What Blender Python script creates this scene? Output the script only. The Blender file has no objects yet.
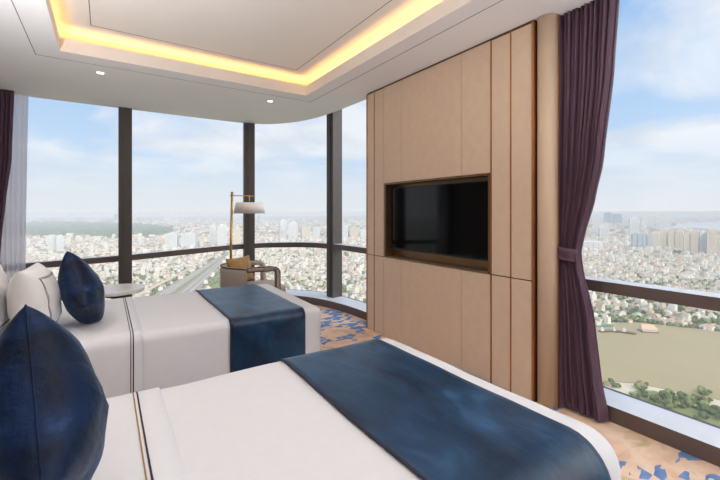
import bpy, bmesh, math, random
from mathutils import Vector, Matrix, noise
random.seed(7)
C = bpy.context.scene.collection
SC = bpy.context.scene

# ------------------------------------------------------------------ camera
EYE = 1.35
FX, FY = 0.552, 0.834          # viewing direction on plan
F = 385.0                      # focal length in pixels of a 720 wide frame
HZ = 211.0                     # horizon row
cam = bpy.data.cameras.new('camera'); co = bpy.data.objects.new('camera', cam); C.objects.link(co)
co.location = (0, 0, EYE); co.rotation_euler = (math.pi/2, 0, -math.atan2(FX, FY))
cam.sensor_width = 36; cam.lens = 36*F/720; cam.shift_y = -(240-HZ)/720
cam.clip_start = 0.05; cam.clip_end = 60000
SC.camera = co
SC.view_settings.view_transform = 'Standard'; SC.view_settings.look = 'None'
SC.view_settings.gamma = 1; SC.view_settings.use_curve_mapping = False
SC.view_settings.exposure = 0.0
GZ = -250.0                    # the streets far below

def ray(u, d):                 # plan point seen in column u at depth d
    l = d*(u-360)/F
    return d*FX + l*FY, d*FY - l*FX
def ground(u, y, z=GZ):        # point of the level z seen at (u, y)
    d = (EYE - z)*F/(y-HZ)
    x, yy = ray(u, d)
    return Vector((x, yy, z))

# ------------------------------------------------------------------ materials
def hexc(r, g, b):
    f = lambda c: (c/255/12.92) if c/255 <= .04045 else ((c/255+.055)/1.055)**2.4
    return (f(r), f(g), f(b), 1)
def newmat(name):
    m = bpy.data.materials.new(name); m.use_nodes = True
    nt = m.node_tree; b = nt.nodes['Principled BSDF']
    return m, nt, b
def mat(name, col, rough=.6, metal=0, var=.06, scale=30, bump=0, bscale=200, sheen=0, spec=.5, stretch=None, coat=0):
    """colour with a fine procedural mottling and optional bump"""
    m, nt, b = newmat(name)
    b.inputs['Roughness'].default_value = rough; b.inputs['Metallic'].default_value = metal
    b.inputs['Specular IOR Level'].default_value = spec
    if sheen:
        b.inputs['Sheen Weight'].default_value = sheen; b.inputs['Sheen Roughness'].default_value = .4
    if coat: b.inputs['Coat Weight'].default_value = coat; b.inputs['Coat Roughness'].default_value = .1
    tc = nt.nodes.new('ShaderNodeTexCoord'); mp = nt.nodes.new('ShaderNodeMapping')
    nt.links.new(tc.outputs['Object'], mp.inputs['Vector'])
    if stretch: mp.inputs['Scale'].default_value = stretch
    n = nt.nodes.new('ShaderNodeTexNoise'); n.inputs['Scale'].default_value = scale; n.inputs['Detail'].default_value = 4
    nt.links.new(mp.outputs['Vector'], n.inputs['Vector'])
    r = nt.nodes.new('ShaderNodeValToRGB')
    r.color_ramp.elements[0].position = .3; r.color_ramp.elements[1].position = .7
    r.color_ramp.elements[0].color = tuple(c*(1-var) for c in col[:3])+(1,)
    r.color_ramp.elements[1].color = tuple(min(1, c*(1+var)) for c in col[:3])+(1,)
    nt.links.new(n.outputs['Fac'], r.inputs['Fac']); nt.links.new(r.outputs['Color'], b.inputs['Base Color'])
    if bump:
        n2 = nt.nodes.new('ShaderNodeTexNoise'); n2.inputs['Scale'].default_value = bscale; n2.inputs['Detail'].default_value = 3
        nt.links.new(mp.outputs['Vector'], n2.inputs['Vector'])
        bp = nt.nodes.new('ShaderNodeBump'); bp.inputs['Strength'].default_value = bump; bp.inputs['Distance'].default_value = .01
        nt.links.new(n2.outputs['Fac'], bp.inputs['Height']); nt.links.new(bp.outputs['Normal'], b.inputs['Normal'])
    return m

M = {}
M['ceiling'] = mat('ceiling_paint', hexc(238,235,235), .85, var=.01, scale=3)
M['cove'] = mat('cove_paint', hexc(236,229,222), .85, var=.01, scale=3)
M['groove'] = mat('shadow_gap', hexc(120,112,108), .8)
M['plaster'] = mat('wall_plaster', hexc(140,126,116), .8, var=.03, scale=5)
M['leather'] = mat('beige_leather_panel', hexc(216,192,168), .5, var=.03, scale=14, bump=.05, bscale=420)
M['leather_col'] = mat('beige_column_leather', hexc(212,188,163), .5, var=.03, scale=9, bump=.05, bscale=420)
M['bronze'] = mat('bronze_trim', hexc(190,132,86), .34, metal=.8, var=.1, scale=8)
M['dark_bronze'] = mat('dark_bronze', hexc(120,92,68), .35, metal=1, var=.08, scale=8)
M['niche'] = mat('niche_bronze', hexc(150,120,92), .38, metal=.85, var=.06, scale=6)
M['frame'] = mat('window_frame_metal', hexc(84,79,77), .42, metal=.3, var=.06, scale=12)
M['frame_face'] = mat('window_frame_brown', hexc(98,86,82), .5, metal=.15, var=.06, scale=12)
M['sill'] = mat('white_sill', hexc(222,226,232), .4, var=.03, scale=6)
M['curb'] = mat('brown_curb', hexc(100,85,80), .55, var=.06, scale=9)
M['linen'] = mat('white_linen', hexc(208,209,214), .82, var=.015, scale=20, bump=.10, bscale=9, sheen=.1)
M['pillow_linen'] = mat('pillow_linen', hexc(220,218,220), .82, var=.02, scale=20, bump=.15, bscale=12)
M['tan'] = mat('tan_stripe', hexc(150,116,72), .7)
M['navy'] = mat('navy_stripe', hexc(36,30,52), .7)
M['maroon'] = mat('maroon_stripe', hexc(92,52,52), .7)
M['bedbase'] = mat('bed_base_fabric', hexc(120,104,92), .8)
M['mattress'] = mat('mattress_fabric', hexc(225,222,220), .8)
M['wood'] = mat('walnut', hexc(96,62,40), .45, var=.2, scale=6, stretch=(1,1,8))
M['black'] = mat('black_plastic', hexc(14,14,16), .35, var=.1)
M['screen'] = mat('tv_glass', hexc(5,6,8), .07, var=.1, spec=.28)
M['brass'] = mat('brass', hexc(196,158,92), .3, metal=.9, var=.06)
M['shade'] = mat('lamp_shade_fabric', hexc(222,216,214), .8, var=.03, scale=60)
M['chair'] = mat('grey_beige_upholstery', hexc(172,158,146), .85, var=.05, scale=80, bump=.1, bscale=500)
M['piping'] = mat('dark_piping', hexc(52,42,40), .6)
M['gold'] = mat('gold_cushion_fabric', hexc(150,114,60), .6, var=.12, scale=18, sheen=.3)
M['marble'] = mat('white_marble', hexc(226,222,216), .25, var=.05, scale=7)

def velvet(name, dark, light, scale=7.0, rough=.42, seed=0, amt=1.0, spec=.4):
    m, nt, b = newmat(name)
    tc = nt.nodes.new('ShaderNodeTexCoord'); mp = nt.nodes.new('ShaderNodeMapping')
    mp.inputs['Location'].default_value = (seed, seed*.7, seed*1.3); mp.inputs['Scale'].default_value = (1, .6, 1)
    nt.links.new(tc.outputs['Object'], mp.inputs['Vector'])
    n = nt.nodes.new('ShaderNodeTexNoise'); n.inputs['Scale'].default_value = scale; n.inputs['Detail'].default_value = 5; n.inputs['Distortion'].default_value = .8
    nt.links.new(mp.outputs['Vector'], n.inputs['Vector'])
    r = nt.nodes.new('ShaderNodeValToRGB')
    r.color_ramp.elements[0].position = .35; r.color_ramp.elements[0].color = dark
    r.color_ramp.elements[1].position = .60; r.color_ramp.elements[1].color = light
    e3 = r.color_ramp.elements.new(.80); e3.color = tuple(min(1, c*2.4+.02) for c in light[:3])+(1,)
    nt.links.new(n.outputs['Fac'], r.inputs['Fac']); nt.links.new(r.outputs['Color'], b.inputs['Base Color'])
    b.inputs['Roughness'].default_value = rough; b.inputs['Specular IOR Level'].default_value = spec
    b.inputs['Sheen Weight'].default_value = .16; b.inputs['Sheen Roughness'].default_value = .35
    b.inputs['Sheen Tint'].default_value = (.30, .58, 1, 1)
    n2 = nt.nodes.new('ShaderNodeTexNoise'); n2.inputs['Scale'].default_value = scale*4; n2.inputs['Detail'].default_value = 6
    mp2 = nt.nodes.new('ShaderNodeMapping'); mp2.inputs['Scale'].default_value = (1, .35, 1)
    nt.links.new(tc.outputs['Object'], mp2.inputs['Vector']); nt.links.new(mp2.outputs['Vector'], n2.inputs['Vector'])
    bp = nt.nodes.new('ShaderNodeBump'); bp.inputs['Strength'].default_value = .35*amt; bp.inputs['Distance'].default_value = .012
    nt.links.new(n2.outputs['Fac'], bp.inputs['Height']); nt.links.new(bp.outputs['Normal'], b.inputs['Normal'])
    return m
M['velvet'] = velvet('blue_velvet', hexc(10,34,58), hexc(24,58,88), scale=4.5, rough=.36)
M['velvet_cushion'] = velvet('blue_velvet_cushion', hexc(4,15,34), hexc(10,36,72), seed=3.1, rough=.5, spec=.18, amt=1.6)
M['purple'] = mat('purple_curtain_fabric', hexc(124,94,114), .6, var=.12, scale=40, sheen=.25, stretch=(1,1,.15))
def sheer_mat():
    m, nt, b = newmat('sheer_voile')
    b.inputs['Base Color'].default_value = hexc(226,222,234); b.inputs['Roughness'].default_value = .9
    out = nt.nodes['Material Output']
    tl = nt.nodes.new('ShaderNodeBsdfTranslucent'); tl.inputs['Color'].default_value = hexc(232,230,240)
    tp = nt.nodes.new('ShaderNodeBsdfTransparent')
    a = nt.nodes.new('ShaderNodeMixShader'); a.inputs[0].default_value = .55
    nt.links.new(b.outputs[0], a.inputs[1]); nt.links.new(tl.outputs[0], a.inputs[2])
    tc = nt.nodes.new('ShaderNodeTexCoord'); w = nt.nodes.new('ShaderNodeTexNoise'); w.inputs['Scale'].default_value = 60
    nt.links.new(tc.outputs['Object'], w.inputs['Vector'])
    mr = nt.nodes.new('ShaderNodeMapRange'); mr.inputs['To Min'].default_value = .10; mr.inputs['To Max'].default_value = .22
    nt.links.new(w.outputs['Fac'], mr.inputs['Value'])
    c = nt.nodes.new('ShaderNodeMixShader'); nt.links.new(mr.outputs[0], c.inputs[0])
    nt.links.new(a.outputs[0], c.inputs[1]); nt.links.new(tp.outputs[0], c.inputs[2]); nt.links.new(c.outputs[0], out.inputs[0])
    return m
M['sheer'] = sheer_mat()
def glass_mat():
    m, nt, b = newmat('window_glass'); out = nt.nodes['Material Output']
    tp = nt.nodes.new('ShaderNodeBsdfTransparent'); tp.inputs['Color'].default_value = (.975, .985, .99, 1)
    gl = nt.nodes.new('ShaderNodeBsdfGlossy'); gl.inputs['Roughness'].default_value = .0
    fr = nt.nodes.new('ShaderNodeFresnel'); fr.inputs['IOR'].default_value = 1.25
    tc = nt.nodes.new('ShaderNodeTexCoord'); nz = nt.nodes.new('ShaderNodeTexNoise'); nz.inputs['Scale'].default_value = .8
    nt.links.new(tc.outputs['Object'], nz.inputs['Vector'])
    mu = nt.nodes.new('ShaderNodeMath'); mu.operation = 'MULTIPLY'
    ad = nt.nodes.new('ShaderNodeMath'); ad.operation = 'ADD'; ad.inputs[1].default_value = .3
    nt.links.new(nz.outputs['Fac'], ad.inputs[0]); nt.links.new(fr.outputs[0], mu.inputs[0]); nt.links.new(ad.outputs[0], mu.inputs[1])
    mx = nt.nodes.new('ShaderNodeMixShader'); nt.links.new(mu.outputs[0], mx.inputs[0])
    nt.links.new(tp.outputs[0], mx.inputs[1]); nt.links.new(gl.outputs[0], mx.inputs[2]); nt.links.new(mx.outputs[0], out.inputs[0])
    return m
M['glass'] = glass_mat()
def emit_mat(name, col, s):
    m, nt, b = newmat(name)
    b.inputs['Base Color'].default_value = col; b.inputs['Emission Color'].default_value = col; b.inputs['Emission Strength'].default_value = s
    tc = nt.nodes.new('ShaderNodeTexCoord'); n = nt.nodes.new('ShaderNodeTexNoise'); n.inputs['Scale'].default_value = 30
    nt.links.new(tc.outputs['Object'], n.inputs['Vector'])
    mr = nt.nodes.new('ShaderNodeMapRange'); mr.inputs['To Min'].default_value = .3; mr.inputs['To Max'].default_value = .5
    nt.links.new(n.outputs['Fac'], mr.inputs['Value']); nt.links.new(mr.outputs[0], b.inputs['Roughness'])
    return m
M['lens'] = emit_mat('downlight_lens', (1, .86, .66, 1), 6)
M['ring'] = mat('downlight_ring', hexc(230,226,220), .4)

def carpet_mat():
    m, nt, b = newmat('floral_carpet'); L = nt.links.new; N = nt.nodes.new
    b.inputs['Roughness'].default_value = .95; b.inputs['Specular IOR Level'].default_value = .15
    tc = N('ShaderNodeTexCoord')
    def noi(scale, det, loc=(0,0,0), dist=0):
        mp = N('ShaderNodeMapping'); mp.inputs['Location'].default_value = loc; L(tc.outputs['Object'], mp.inputs['Vector'])
        n = N('ShaderNodeTexNoise'); n.inputs['Scale'].default_value = scale; n.inputs['Detail'].default_value = det; n.inputs['Distortion'].default_value = dist
        L(mp.outputs[0], n.inputs['Vector']); return n
    def ramp(src, pts):
        r = N('ShaderNodeValToRGB'); el = r.color_ramp.elements
        while len(el) < len(pts): el.new(.5)
        for e, (p, c) in zip(el, pts): e.position = p; e.color = c
        L(src, r.inputs['Fac']); return r
    base = ramp(noi(3.2, 5, dist=1.2).outputs['Fac'], [(.3, hexc(214,176,150)), (.48, hexc(230,196,168)), (.6, hexc(236,208,184)), (.72, hexc(206,178,134))])
    # angular petals : voronoi cells picked by cell colour inside drifting patches
    mp = N('ShaderNodeMapping'); mp.inputs['Scale'].default_value = (1.2, 2.2, 1); mp.inputs['Rotation'].default_value = (0, 0, .6)
    nw = noi(6, 2, (4, 2, 0)); mixv = N('ShaderNodeVectorMath'); mixv.operation = 'MULTIPLY_ADD'; mixv.inputs[1].default_value = (.05, .05, 0)
    L(nw.outputs['Color'], mixv.inputs[0]); L(tc.outputs['Object'], mixv.inputs[2]); L(mixv.outputs[0], mp.inputs['Vector'])
    vo = N('ShaderNodeTexVoronoi'); vo.inputs['Scale'].default_value = 9.5; L(mp.outputs[0], vo.inputs['Vector'])
    sp = N('ShaderNodeSeparateColor'); L(vo.outputs['Color'], sp.inputs[0])
    gt = N('ShaderNodeMath'); gt.operation = 'GREATER_THAN'; gt.inputs[1].default_value = .52; L(sp.outputs[0], gt.inputs[0])
    pg = N('ShaderNodeMath'); pg.operation = 'GREATER_THAN'; pg.inputs[1].default_value = .50; L(noi(2.3, 2, (7.3, 3.1, 0)).outputs['Fac'], pg.inputs[0])
    mu = N('ShaderNodeMath'); mu.operation = 'MULTIPLY'; L(gt.outputs[0], mu.inputs[0]); L(pg.outputs[0], mu.inputs[1])
    blue = ramp(noi(14, 2).outputs['Fac'], [(.35, hexc(96,128,176)), (.6, hexc(122,152,198))])
    mx = N('ShaderNodeMixRGB'); L(mu.outputs[0], mx.inputs[0]); L(base.outputs[0], mx.inputs[1]); L(blue.outputs[0], mx.inputs[2])
    L(mx.outputs[0], b.inputs['Base Color'])
    bp = N('ShaderNodeBump'); bp.inputs['Strength'].default_value = .3; bp.inputs['Distance'].default_value = .004
    L(noi(300, 2).outputs['Fac'], bp.inputs['Height']); L(bp.outputs[0], b.inputs['Normal'])
    return m
M['carpet'] = carpet_mat()

# ------------------------------------------------------------------ object helpers
def link(name, bm, ms, parent=None, smooth=False, loc=None):
    me = bpy.data.meshes.new(name); bm.normal_update(); bm.to_mesh(me); bm.free()
    if not isinstance(ms, (list, tuple)): ms = [ms]
    for m in ms: me.materials.append(m)
    if smooth:
        for p in me.polygons: p.use_smooth = True
    o = bpy.data.objects.new(name, me); C.objects.link(o)
    if parent: o.parent = parent
    if loc: o.location = loc
    return o
def tag(o, label, cat, group=None):
    o['label'] = label; o['category'] = cat
    if group: o['group'] = group
    return o
def struct(o, label=None):
    o['kind'] = 'structure'
    if label: o['label'] = label
    return o
def empty(name, loc, rz=0):
    o = bpy.data.objects.new(name, None); C.objects.link(o); o.location = loc; o.rotation_euler = (0, 0, rz); o.empty_display_size = .1
    return o
def box(bm, x0, x1, y0, y1, z0, z1, mi=0, bev=0):
    v = [bm.verts.new(p) for p in ((x0,y0,z0),(x1,y0,z0),(x1,y1,z0),(x0,y1,z0),(x0,y0,z1),(x1,y0,z1),(x1,y1,z1),(x0,y1,z1))]
    fs = [bm.faces.new([v[i] for i in q]) for q in ((3,2,1,0),(4,5,6,7),(0,1,5,4),(1,2,6,5),(2,3,7,6),(3,0,4,7))]
    for f in fs: f.material_index = mi
    if bev:
        es = list({e for f in fs for e in f.edges})
        bmesh.ops.bevel(bm, geom=es, offset=bev, segments=2, profile=.5, affect='EDGES')
    return fs
def cyl(bm, c, r0, r1, z0, z1, n=24, mi=0, cap=True):
    a = [bm.verts.new((c[0]+r0*math.cos(2*math.pi*i/n), c[1]+r0*math.sin(2*math.pi*i/n), z0)) for i in range(n)]
    b = [bm.verts.new((c[0]+r1*math.cos(2*math.pi*i/n), c[1]+r1*math.sin(2*math.pi*i/n), z1)) for i in range(n)]
    for i in range(n):
        f = bm.faces.new((a[i], a[(i+1)%n], b[(i+1)%n], b[i])); f.material_index = mi; f.smooth = True
    if cap:
        bm.faces.new(a[::-1]).material_index = mi; bm.faces.new(b).material_index = mi
def tube(bm, pts, r, n=8, closed=False, mi=0):
    pts = [Vector(p) for p in pts]; rings = []; k = len(pts)
    for i, p in enumerate(pts):
        if closed: t = pts[(i+1)%k]-pts[i-1]
        else: t = pts[min(i+1,k-1)]-pts[max(i-1,0)]
        t.normalize()
        up = Vector((0,0,1)) if abs(t.z) < .95 else Vector((1,0,0))
        a = t.cross(up).normalized(); b = t.cross(a)
        rings.append([bm.verts.new(p+r*(math.cos(2*math.pi*j/n)*a+math.sin(2*math.pi*j/n)*b)) for j in range(n)])
    for i in range(k if closed else k-1):
        A, B = rings[i], rings[(i+1)%k]
        for j in range(n):
            f = bm.faces.new((A[j], A[(j+1)%n], B[(j+1)%n], B[j])); f.smooth = True; f.material_index = mi
    if not closed:
        bm.faces.new(rings[0][::-1]); bm.faces.new(rings[-1])
def catmull(pts, n=8):
    out = []
    P = [Vector(p) for p in pts]
    for i in range(len(P)-1):
        p0 = P[max(i-1,0)]; p1 = P[i]; p2 = P[i+1]; p3 = P[min(i+2,len(P)-1)]
        for k in range(n):
            t = k/n
            out.append(.5*((2*p1)+(p2-p0)*t+(2*p0-5*p1+4*p2-p3)*t*t+(3*p1-p0-3*p2+p3)*t**3))
    out.append(P[-1]); return out
def ribbon(bm, A, B, z0, z1, mi=0):
    """solid bar between plan lines A and B; z0 and z1 may be functions of the point"""
    f0 = z0 if callable(z0) else (lambda p: z0); f1 = z1 if callable(z1) else (lambda p: z1)
    R = []
    for a, b in zip(A, B):
        R.append([bm.verts.new((a.x,a.y,f0(a))), bm.verts.new((b.x,b.y,f0(a))), bm.verts.new((b.x,b.y,f1(a))), bm.verts.new((a.x,a.y,f1(a)))])
    for r, s in zip(R, R[1:]):
        for j in range(4):
            bm.faces.new((r[j], r[(j+1)%4], s[(j+1)%4], s[j])).material_index = mi
    bm.faces.new(R[0]); bm.faces.new(R[-1][::-1])
    bmesh.ops.recalc_face_normals(bm, faces=bm.faces)

# ------------------------------------------------------------------ the room shell
H = 2.70
XW, YB = -1.05, -2.6           # wall behind the headboards, wall behind the camera
V2 = lambda l: [Vector((x, y, 0)) for x, y in l]
# four matching plan lines along the curtain wall: glass, inner face of the rail, ceiling edge, sill edge
GL = catmull(V2([(XW,6.06),(.2,6.06),(1.3,6.06),(1.85,6.03),(2.2,5.90),(2.5,5.66),(2.74,5.36),(2.87,5.0),(2.93,4.5),(2.94,3.9),(2.94,2.5),(2.94,1.4),(2.94,0),(2.94,YB)]), 6)
RL = catmull(V2([(XW,5.96),(.2,5.96),(1.3,5.96),(1.80,5.93),(2.12,5.82),(2.40,5.57),(2.60,5.28),(2.71,4.95),(2.77,4.48),(2.79,3.9),(2.80,2.5),(2.80,1.4),(2.80,0),(2.80,YB)]), 6)
CL = catmull(V2([(XW,5.95),(.2,5.95),(1.3,5.94),(1.75,5.91),(2.08,5.80),(2.30,5.58),(2.46,5.30),(2.56,4.95),(2.61,4.48),(2.63,3.9),(2.66,2.5),(2.70,1.4),(2.70,0),(2.70,YB)]), 6)
SL = catmull(V2([(XW,5.75),(.2,5.75),(1.3,5.75),(1.66,5.72),(1.98,5.62),(2.22,5.42),(2.42,5.16),(2.56,4.85),(2.65,4.45),(2.69,3.9),(2.70,2.5),(2.70,1.4),(2.70,0),(2.70,YB)]), 6)

def polyface(bm, pts, z, flip=False):
    v = [bm.verts.new((p.x, p.y, z)) for p in pts]
    f = bm.faces.new(v if not flip else v[::-1]); return f
# floor
bm = bmesh.new(); poly = GL + [Vector((XW, YB, 0))]
f = polyface(bm, poly, 0); r = bmesh.ops.extrude_face_region(bm, geom=[f])
for v in [g for g in r['geom'] if isinstance(g, bmesh.types.BMVert)]: v.co.z = -.12
bmesh.ops.recalc_face_normals(bm, faces=bm.faces)
floor = struct(link('floor', bm, M['carpet']), 'peach carpet with blue floral petals')
# walls out of view
bm = bmesh.new(); box(bm, XW-.15, XW, YB-.15, 6.2, -.12, 3.0); struct(link('wall_left', bm, M['plaster']), 'wall behind the headboards')
bm = bmesh.new(); box(bm, XW-.15, 3.0, YB-.15, YB, -.12, 3.0); struct(link('wall_near', bm, M['plaster']))
# ceiling with recessed tray
CX0, CX1, CY0, CY1 = -.32, 1.96, -1.6, 4.10
Z1, Z2, RC = 2.815, 2.905, .26
bm = bmesh.new()
def loop(pts, z):
    v = [bm.verts.new((p[0], p[1], z)) for p in pts]
    return [bm.edges.new((v[i], v[(i+1)%len(v)])) for i in range(len(v))], v
inner = [(CX0,CY0),(CX1,CY0),(CX1,CY1),(CX0,CY1)]
e1, v1 = loop([(p.x,p.y) for p in CL]+[(XW,YB)], H)
e2, v2 = loop(inner, H)
bmesh.ops.triangle_fill(bm, edges=e1+e2, use_beauty=True)
# edge of the ceiling rises into the curtain pocket
up = [bm.verts.new((v.co.x, v.co.y, 3.0)) for v in v1]
for i in range(len(CL)-1): bm.faces.new((v1[i], v1[i+1], up[i+1], up[i]))
# closing strip over the pocket
g = [bm.verts.new((p.x, p.y, 3.0)) for p in GL]
for i in range(len(CL)-1): bm.faces.new((up[i], up[i+1], g[i+1], g[i]))
struct(link('ceiling', bm, M['ceiling']), 'off-white ceiling with recessed tray')
# the tray: lip, recess and raised ceiling
bm = bmesh.new()
def rect(e, z): return [bm.verts.new(p) for p in ((CX0-e,CY0-e,z),(CX1+e,CY0-e,z),(CX1+e,CY1+e,z),(CX0-e,CY1+e,z))]
L = [rect(0,H), rect(0,Z1), rect(.018,Z1), rect(.018,2.735), rect(RC,2.735), rect(RC,Z2)]
for a, b in zip(L, L[1:]):
    for i in range(4): bm.faces.new((a[i], a[(i+1)%4], b[(i+1)%4], b[i]))
bm.faces.new(L[-1])
bmesh.ops.recalc_face_normals(bm, faces=bm.faces)
struct(link('trim_1', bm, M['cove']), 'raised ceiling tray with warm cove light')
# shadow gaps in the ceiling: on the flat border and on the raised panel
def gapring(name, x0, x1, y0, y1, z, w=.005, corner=0):
    bm = bmesh.new()
    box(bm, x0-w/2, x1+w/2, y1-w/2, y1+w/2, z-.0015, z+.004)
    box(bm, x0-w/2, x0+w/2, y0, y1-w/2, z-.0015, z+.004); box(bm, x1-w/2, x1+w/2, y0, y1-w/2, z-.0015, z+.004)
    box(bm, x0-w/2, x1+w/2, y0-w/2, y0+w/2, z-.0015, z+.004)
    struct(link(name, bm, M['groove']))
gapring('trim_2', -.50, 2.12, -1.8, 4.31, H)
gapring('trim_3', -.10, 1.76, -1.4, 3.93, Z2, .006)

# ---- curtain wall
ZT = [(-1.2,.716),(-.75,.734),(.27,.765),(1.7,.838),(2.24,.855),(2.5,.867),(2.75,.875),(3.5,.875)]
def ztop(p):
    if p.y < 4.4: return .875
    for (a, za), (b, zb) in zip(ZT, ZT[1:]):
        if a <= p.x <= b: return za+(zb-za)*(p.x-a)/(b-a)
    return .875
bm = bmesh.new(); ribbon(bm, RL, GL, lambda p: ztop(p)-.075, ztop)
for f in bm.faces:
    f.material_index = 1 if f.normal.z > .7 else 0
rail = struct(link('trim_4', bm, [M['frame_face'], M['sill']]), 'dark window rail running round the glass')
bm = bmesh.new(); ribbon(bm, SL, GL, 0, .10)
for f in bm.faces: f.material_index = 1 if f.normal.z > .7 else 0
struct(link('trim_5', bm, [M['curb'], M['sill']]), 'low window sill with white top and brown front')
bm = bmesh.new(); off = [Vector((p.x, p.y, 0))+(p-q).normalized()*.03 for p, q in zip(GL, RL)]
ribbon(bm, GL, off, 2.9, 3.0); ribbon(bm, GL, off, -.3, .10)
struct(link('trim_6', bm, M['frame']), 'dark head and slab edge of the glass wall')

def nearest(path, u):
    best = None
    for i, p in enumerate(path):
        d = p.x*FX+p.y*FY; l = p.x*FY-p.y*FX
        if d <= .2: continue
        e = abs(360+F*l/d-u)
        if best is None or e < best[0]: best = (e, i)
    return best[1]
def mullion(name, u=None, P=None, T=None, w=.15, dep=.17):
    if P is None:                     # refine on the glass line
        best = None
        for a, b, c, d in zip(GL, GL[1:], RL, RL[1:]):
            for k in range(20):
                g_, r_ = a.lerp(b, k/20), c.lerp(d, k/20); m_ = g_.lerp(r_, .6)
                dd = m_.x*FX+m_.y*FY; l = m_.x*FY-m_.y*FX
                if dd < .2: continue
                e = abs(360+F*l/dd-u)
                if best is None or e < best[0]: best = (e, g_, r_, (b-a).normalized())
        P, Tn = best[1], best[3]
    else: Tn = T
    nrm = Vector((Tn.y, -Tn.x, 0))    # pointing into the room
    if nrm.dot(Vector((1,2,0))-P) < 0: nrm = -nrm
    bm = bmesh.new()
    bx = box(bm, -w/2, w/2, 0, dep, .10, 3.0)
    box(bm, -w*.12, w*.12, dep, dep+.012, .10, 3.0)
    o = link(name, bm, M['frame'])
    o.matrix_world = Matrix.Translation((P.x, P.y, 0)) @ Matrix((( Tn.x, nrm.x, 0, 0), (Tn.y, nrm.y, 0, 0), (0,0,1,0), (0,0,0,1)))
    return struct(o), P
m1, P1 = mullion('trim_7', 125)
m2, P2 = mullion('trim_8', 247.5, w=.16)
m3, P3 = mullion('trim_9', 334, w=.15)
mullion('trim_10', P=Vector((2.94,-.9,0)), T=Vector((0,1,0)))
# glass panes, each its own window
i1, i2, i3 = [min(range(len(GL)), key=lambda i: (GL[i]-p).length) for p in (P1, P2, P3)]
i4 = min(range(len(GL)), key=lambda i: (GL[i]-Vector((2.94,2.5,0))).length)
i5 = min(range(len(GL)), key=lambda i: (GL[i]-Vector((2.94,-.9,0))).length)
cuts = [0, i1, i2, i3, i4, i5, len(GL)-1]
wl = ['left window pane beside the sheer curtain', 'window pane behind the highway', 'curved corner window pane', 'window pane beside the panelled wall', 'large right window pane over the river', 'pane beyond the right window']
for k in range(6):
    seg = GL[cuts[k]:cuts[k+1]+1]; bm = bmesh.new()
    a = [bm.verts.new((p.x, p.y, .10)) for p in seg]; b = [bm.verts.new((p.x, p.y, 2.92)) for p in seg]
    for i in range(len(seg)-1): bm.faces.new((a[i], a[i+1], b[i+1], b[i])).smooth = True
    struct(link('window_%d' % (k+1), bm, M['glass']), wl[k])

# ------------------------------------------------------------------ panelled wall with the television niche
WX = 2.52
def ywall(u, X=WX):
    t = (u-360)/F; d = X/(FX+FY*t); return d*FY-d*t*FX
W = empty('wall_right', (WX, 2.6, 0)); struct(W, 'beige leather panelled wall with bronze lines')
def wpart(name, bm, m, smooth=False, label=None, parent=None):
    bmesh.ops.translate(bm, verts=bm.verts, vec=(-WX, -2.6, 0))
    o = link(name, bm, m, parent or W, smooth)
    if label: o['label'] = label
    return o
YA, YZ = 1.586, 3.66           # the wall's two ends
NY0, NY1, NZ0, NZ1 = 1.955, 3.31, .857, 1.645
bm = bmesh.new()               # carcass behind the panels, open at the niche
box(bm, WX+.012, WX+.17, YA, NY0, 0, H); box(bm, WX+.012, WX+.17, NY1, YZ, 0, H)
box(bm, WX+.012, WX+.17, NY0, NY1, 0, NZ0); box(bm, WX+.012, WX+.17, NY0, NY1, NZ1, H); box(bm, WX+.13, WX+.17, NY0, NY1, NZ0, NZ1)
wpart('carcass', bm, M['dark_bronze'])
ZJ, gp = .853, .004
def panel(y0, y1, z0, z1):
    bm = bmesh.new(); box(bm, WX-.004, WX+.012, y0+gp, y1-gp, z0+gp, z1-gp, bev=.004); wpart('wall_panel', bm, M['leather'])
TOP = H-.014
y374, y384, y402, y461, y511 = ywall(374.5), 3.335, ywall(402), ywall(461.5), ywall(511)
for y0, y1 in ((y374, YZ-.006), (y384, y374), (y511, NY0-.01), (YA+.012, y511)):
    panel(y0, y1, 0.0, ZJ); panel(y0, y1, ZJ, TOP)
gp = .0012
for y0, y1 in ((NY0-.006, y461), (y461, y402), (y402, y384)):
    panel(y0, y1, 0.0, NZ0-.004); panel(y0, y1, NZ1+.004, TOP)
for y in (y374, NY0-.008, y511):
    bm = bmesh.new(); box(bm, WX-.007, WX+.01, y-.0045, y+.0045, 0, TOP); wpart('bronze_strip', bm, M['bronze'])
bm = bmesh.new(); box(bm, WX-.010, WX+.012, YA-.004, YA+.011, 0, TOP); wpart('bronze_edge_trim', bm, M['bronze'])
bm = bmesh.new(); box(bm, WX-.008, WX+.02, YZ-.007, YZ+.004, 0, TOP); wpart('bronze_edge_trim', bm, M['bronze'])
bm = bmesh.new(); box(bm, WX-.002, WX+.02, YA, YZ, TOP, H-.001); wpart('top_shadow_trim', bm, M['dark_bronze'])
bm = bmesh.new()               # bronze niche frame: four jambs and the back
fw = .024
box(bm, WX-.010, WX+.13, NY0, NY0+fw*.5, NZ0, NZ1); box(bm, WX-.010, WX+.13, NY1-fw*.5, NY1, NZ0, NZ1)
box(bm, WX-.010, WX+.13, NY0, NY1, NZ0, NZ0+fw*.6); box(bm, WX-.010, WX+.13, NY0, NY1, NZ1-fw*.5, NZ1)
wpart('niche_frame', bm, M['niche'], label='bronze frame around the television niche')
bm = bmesh.new(); box(bm, WX+.118, WX+.13, NY0+.012, NY1-.012, NZ0+.015, NZ1-.012); wpart('niche_back', bm, M['niche'])

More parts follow.
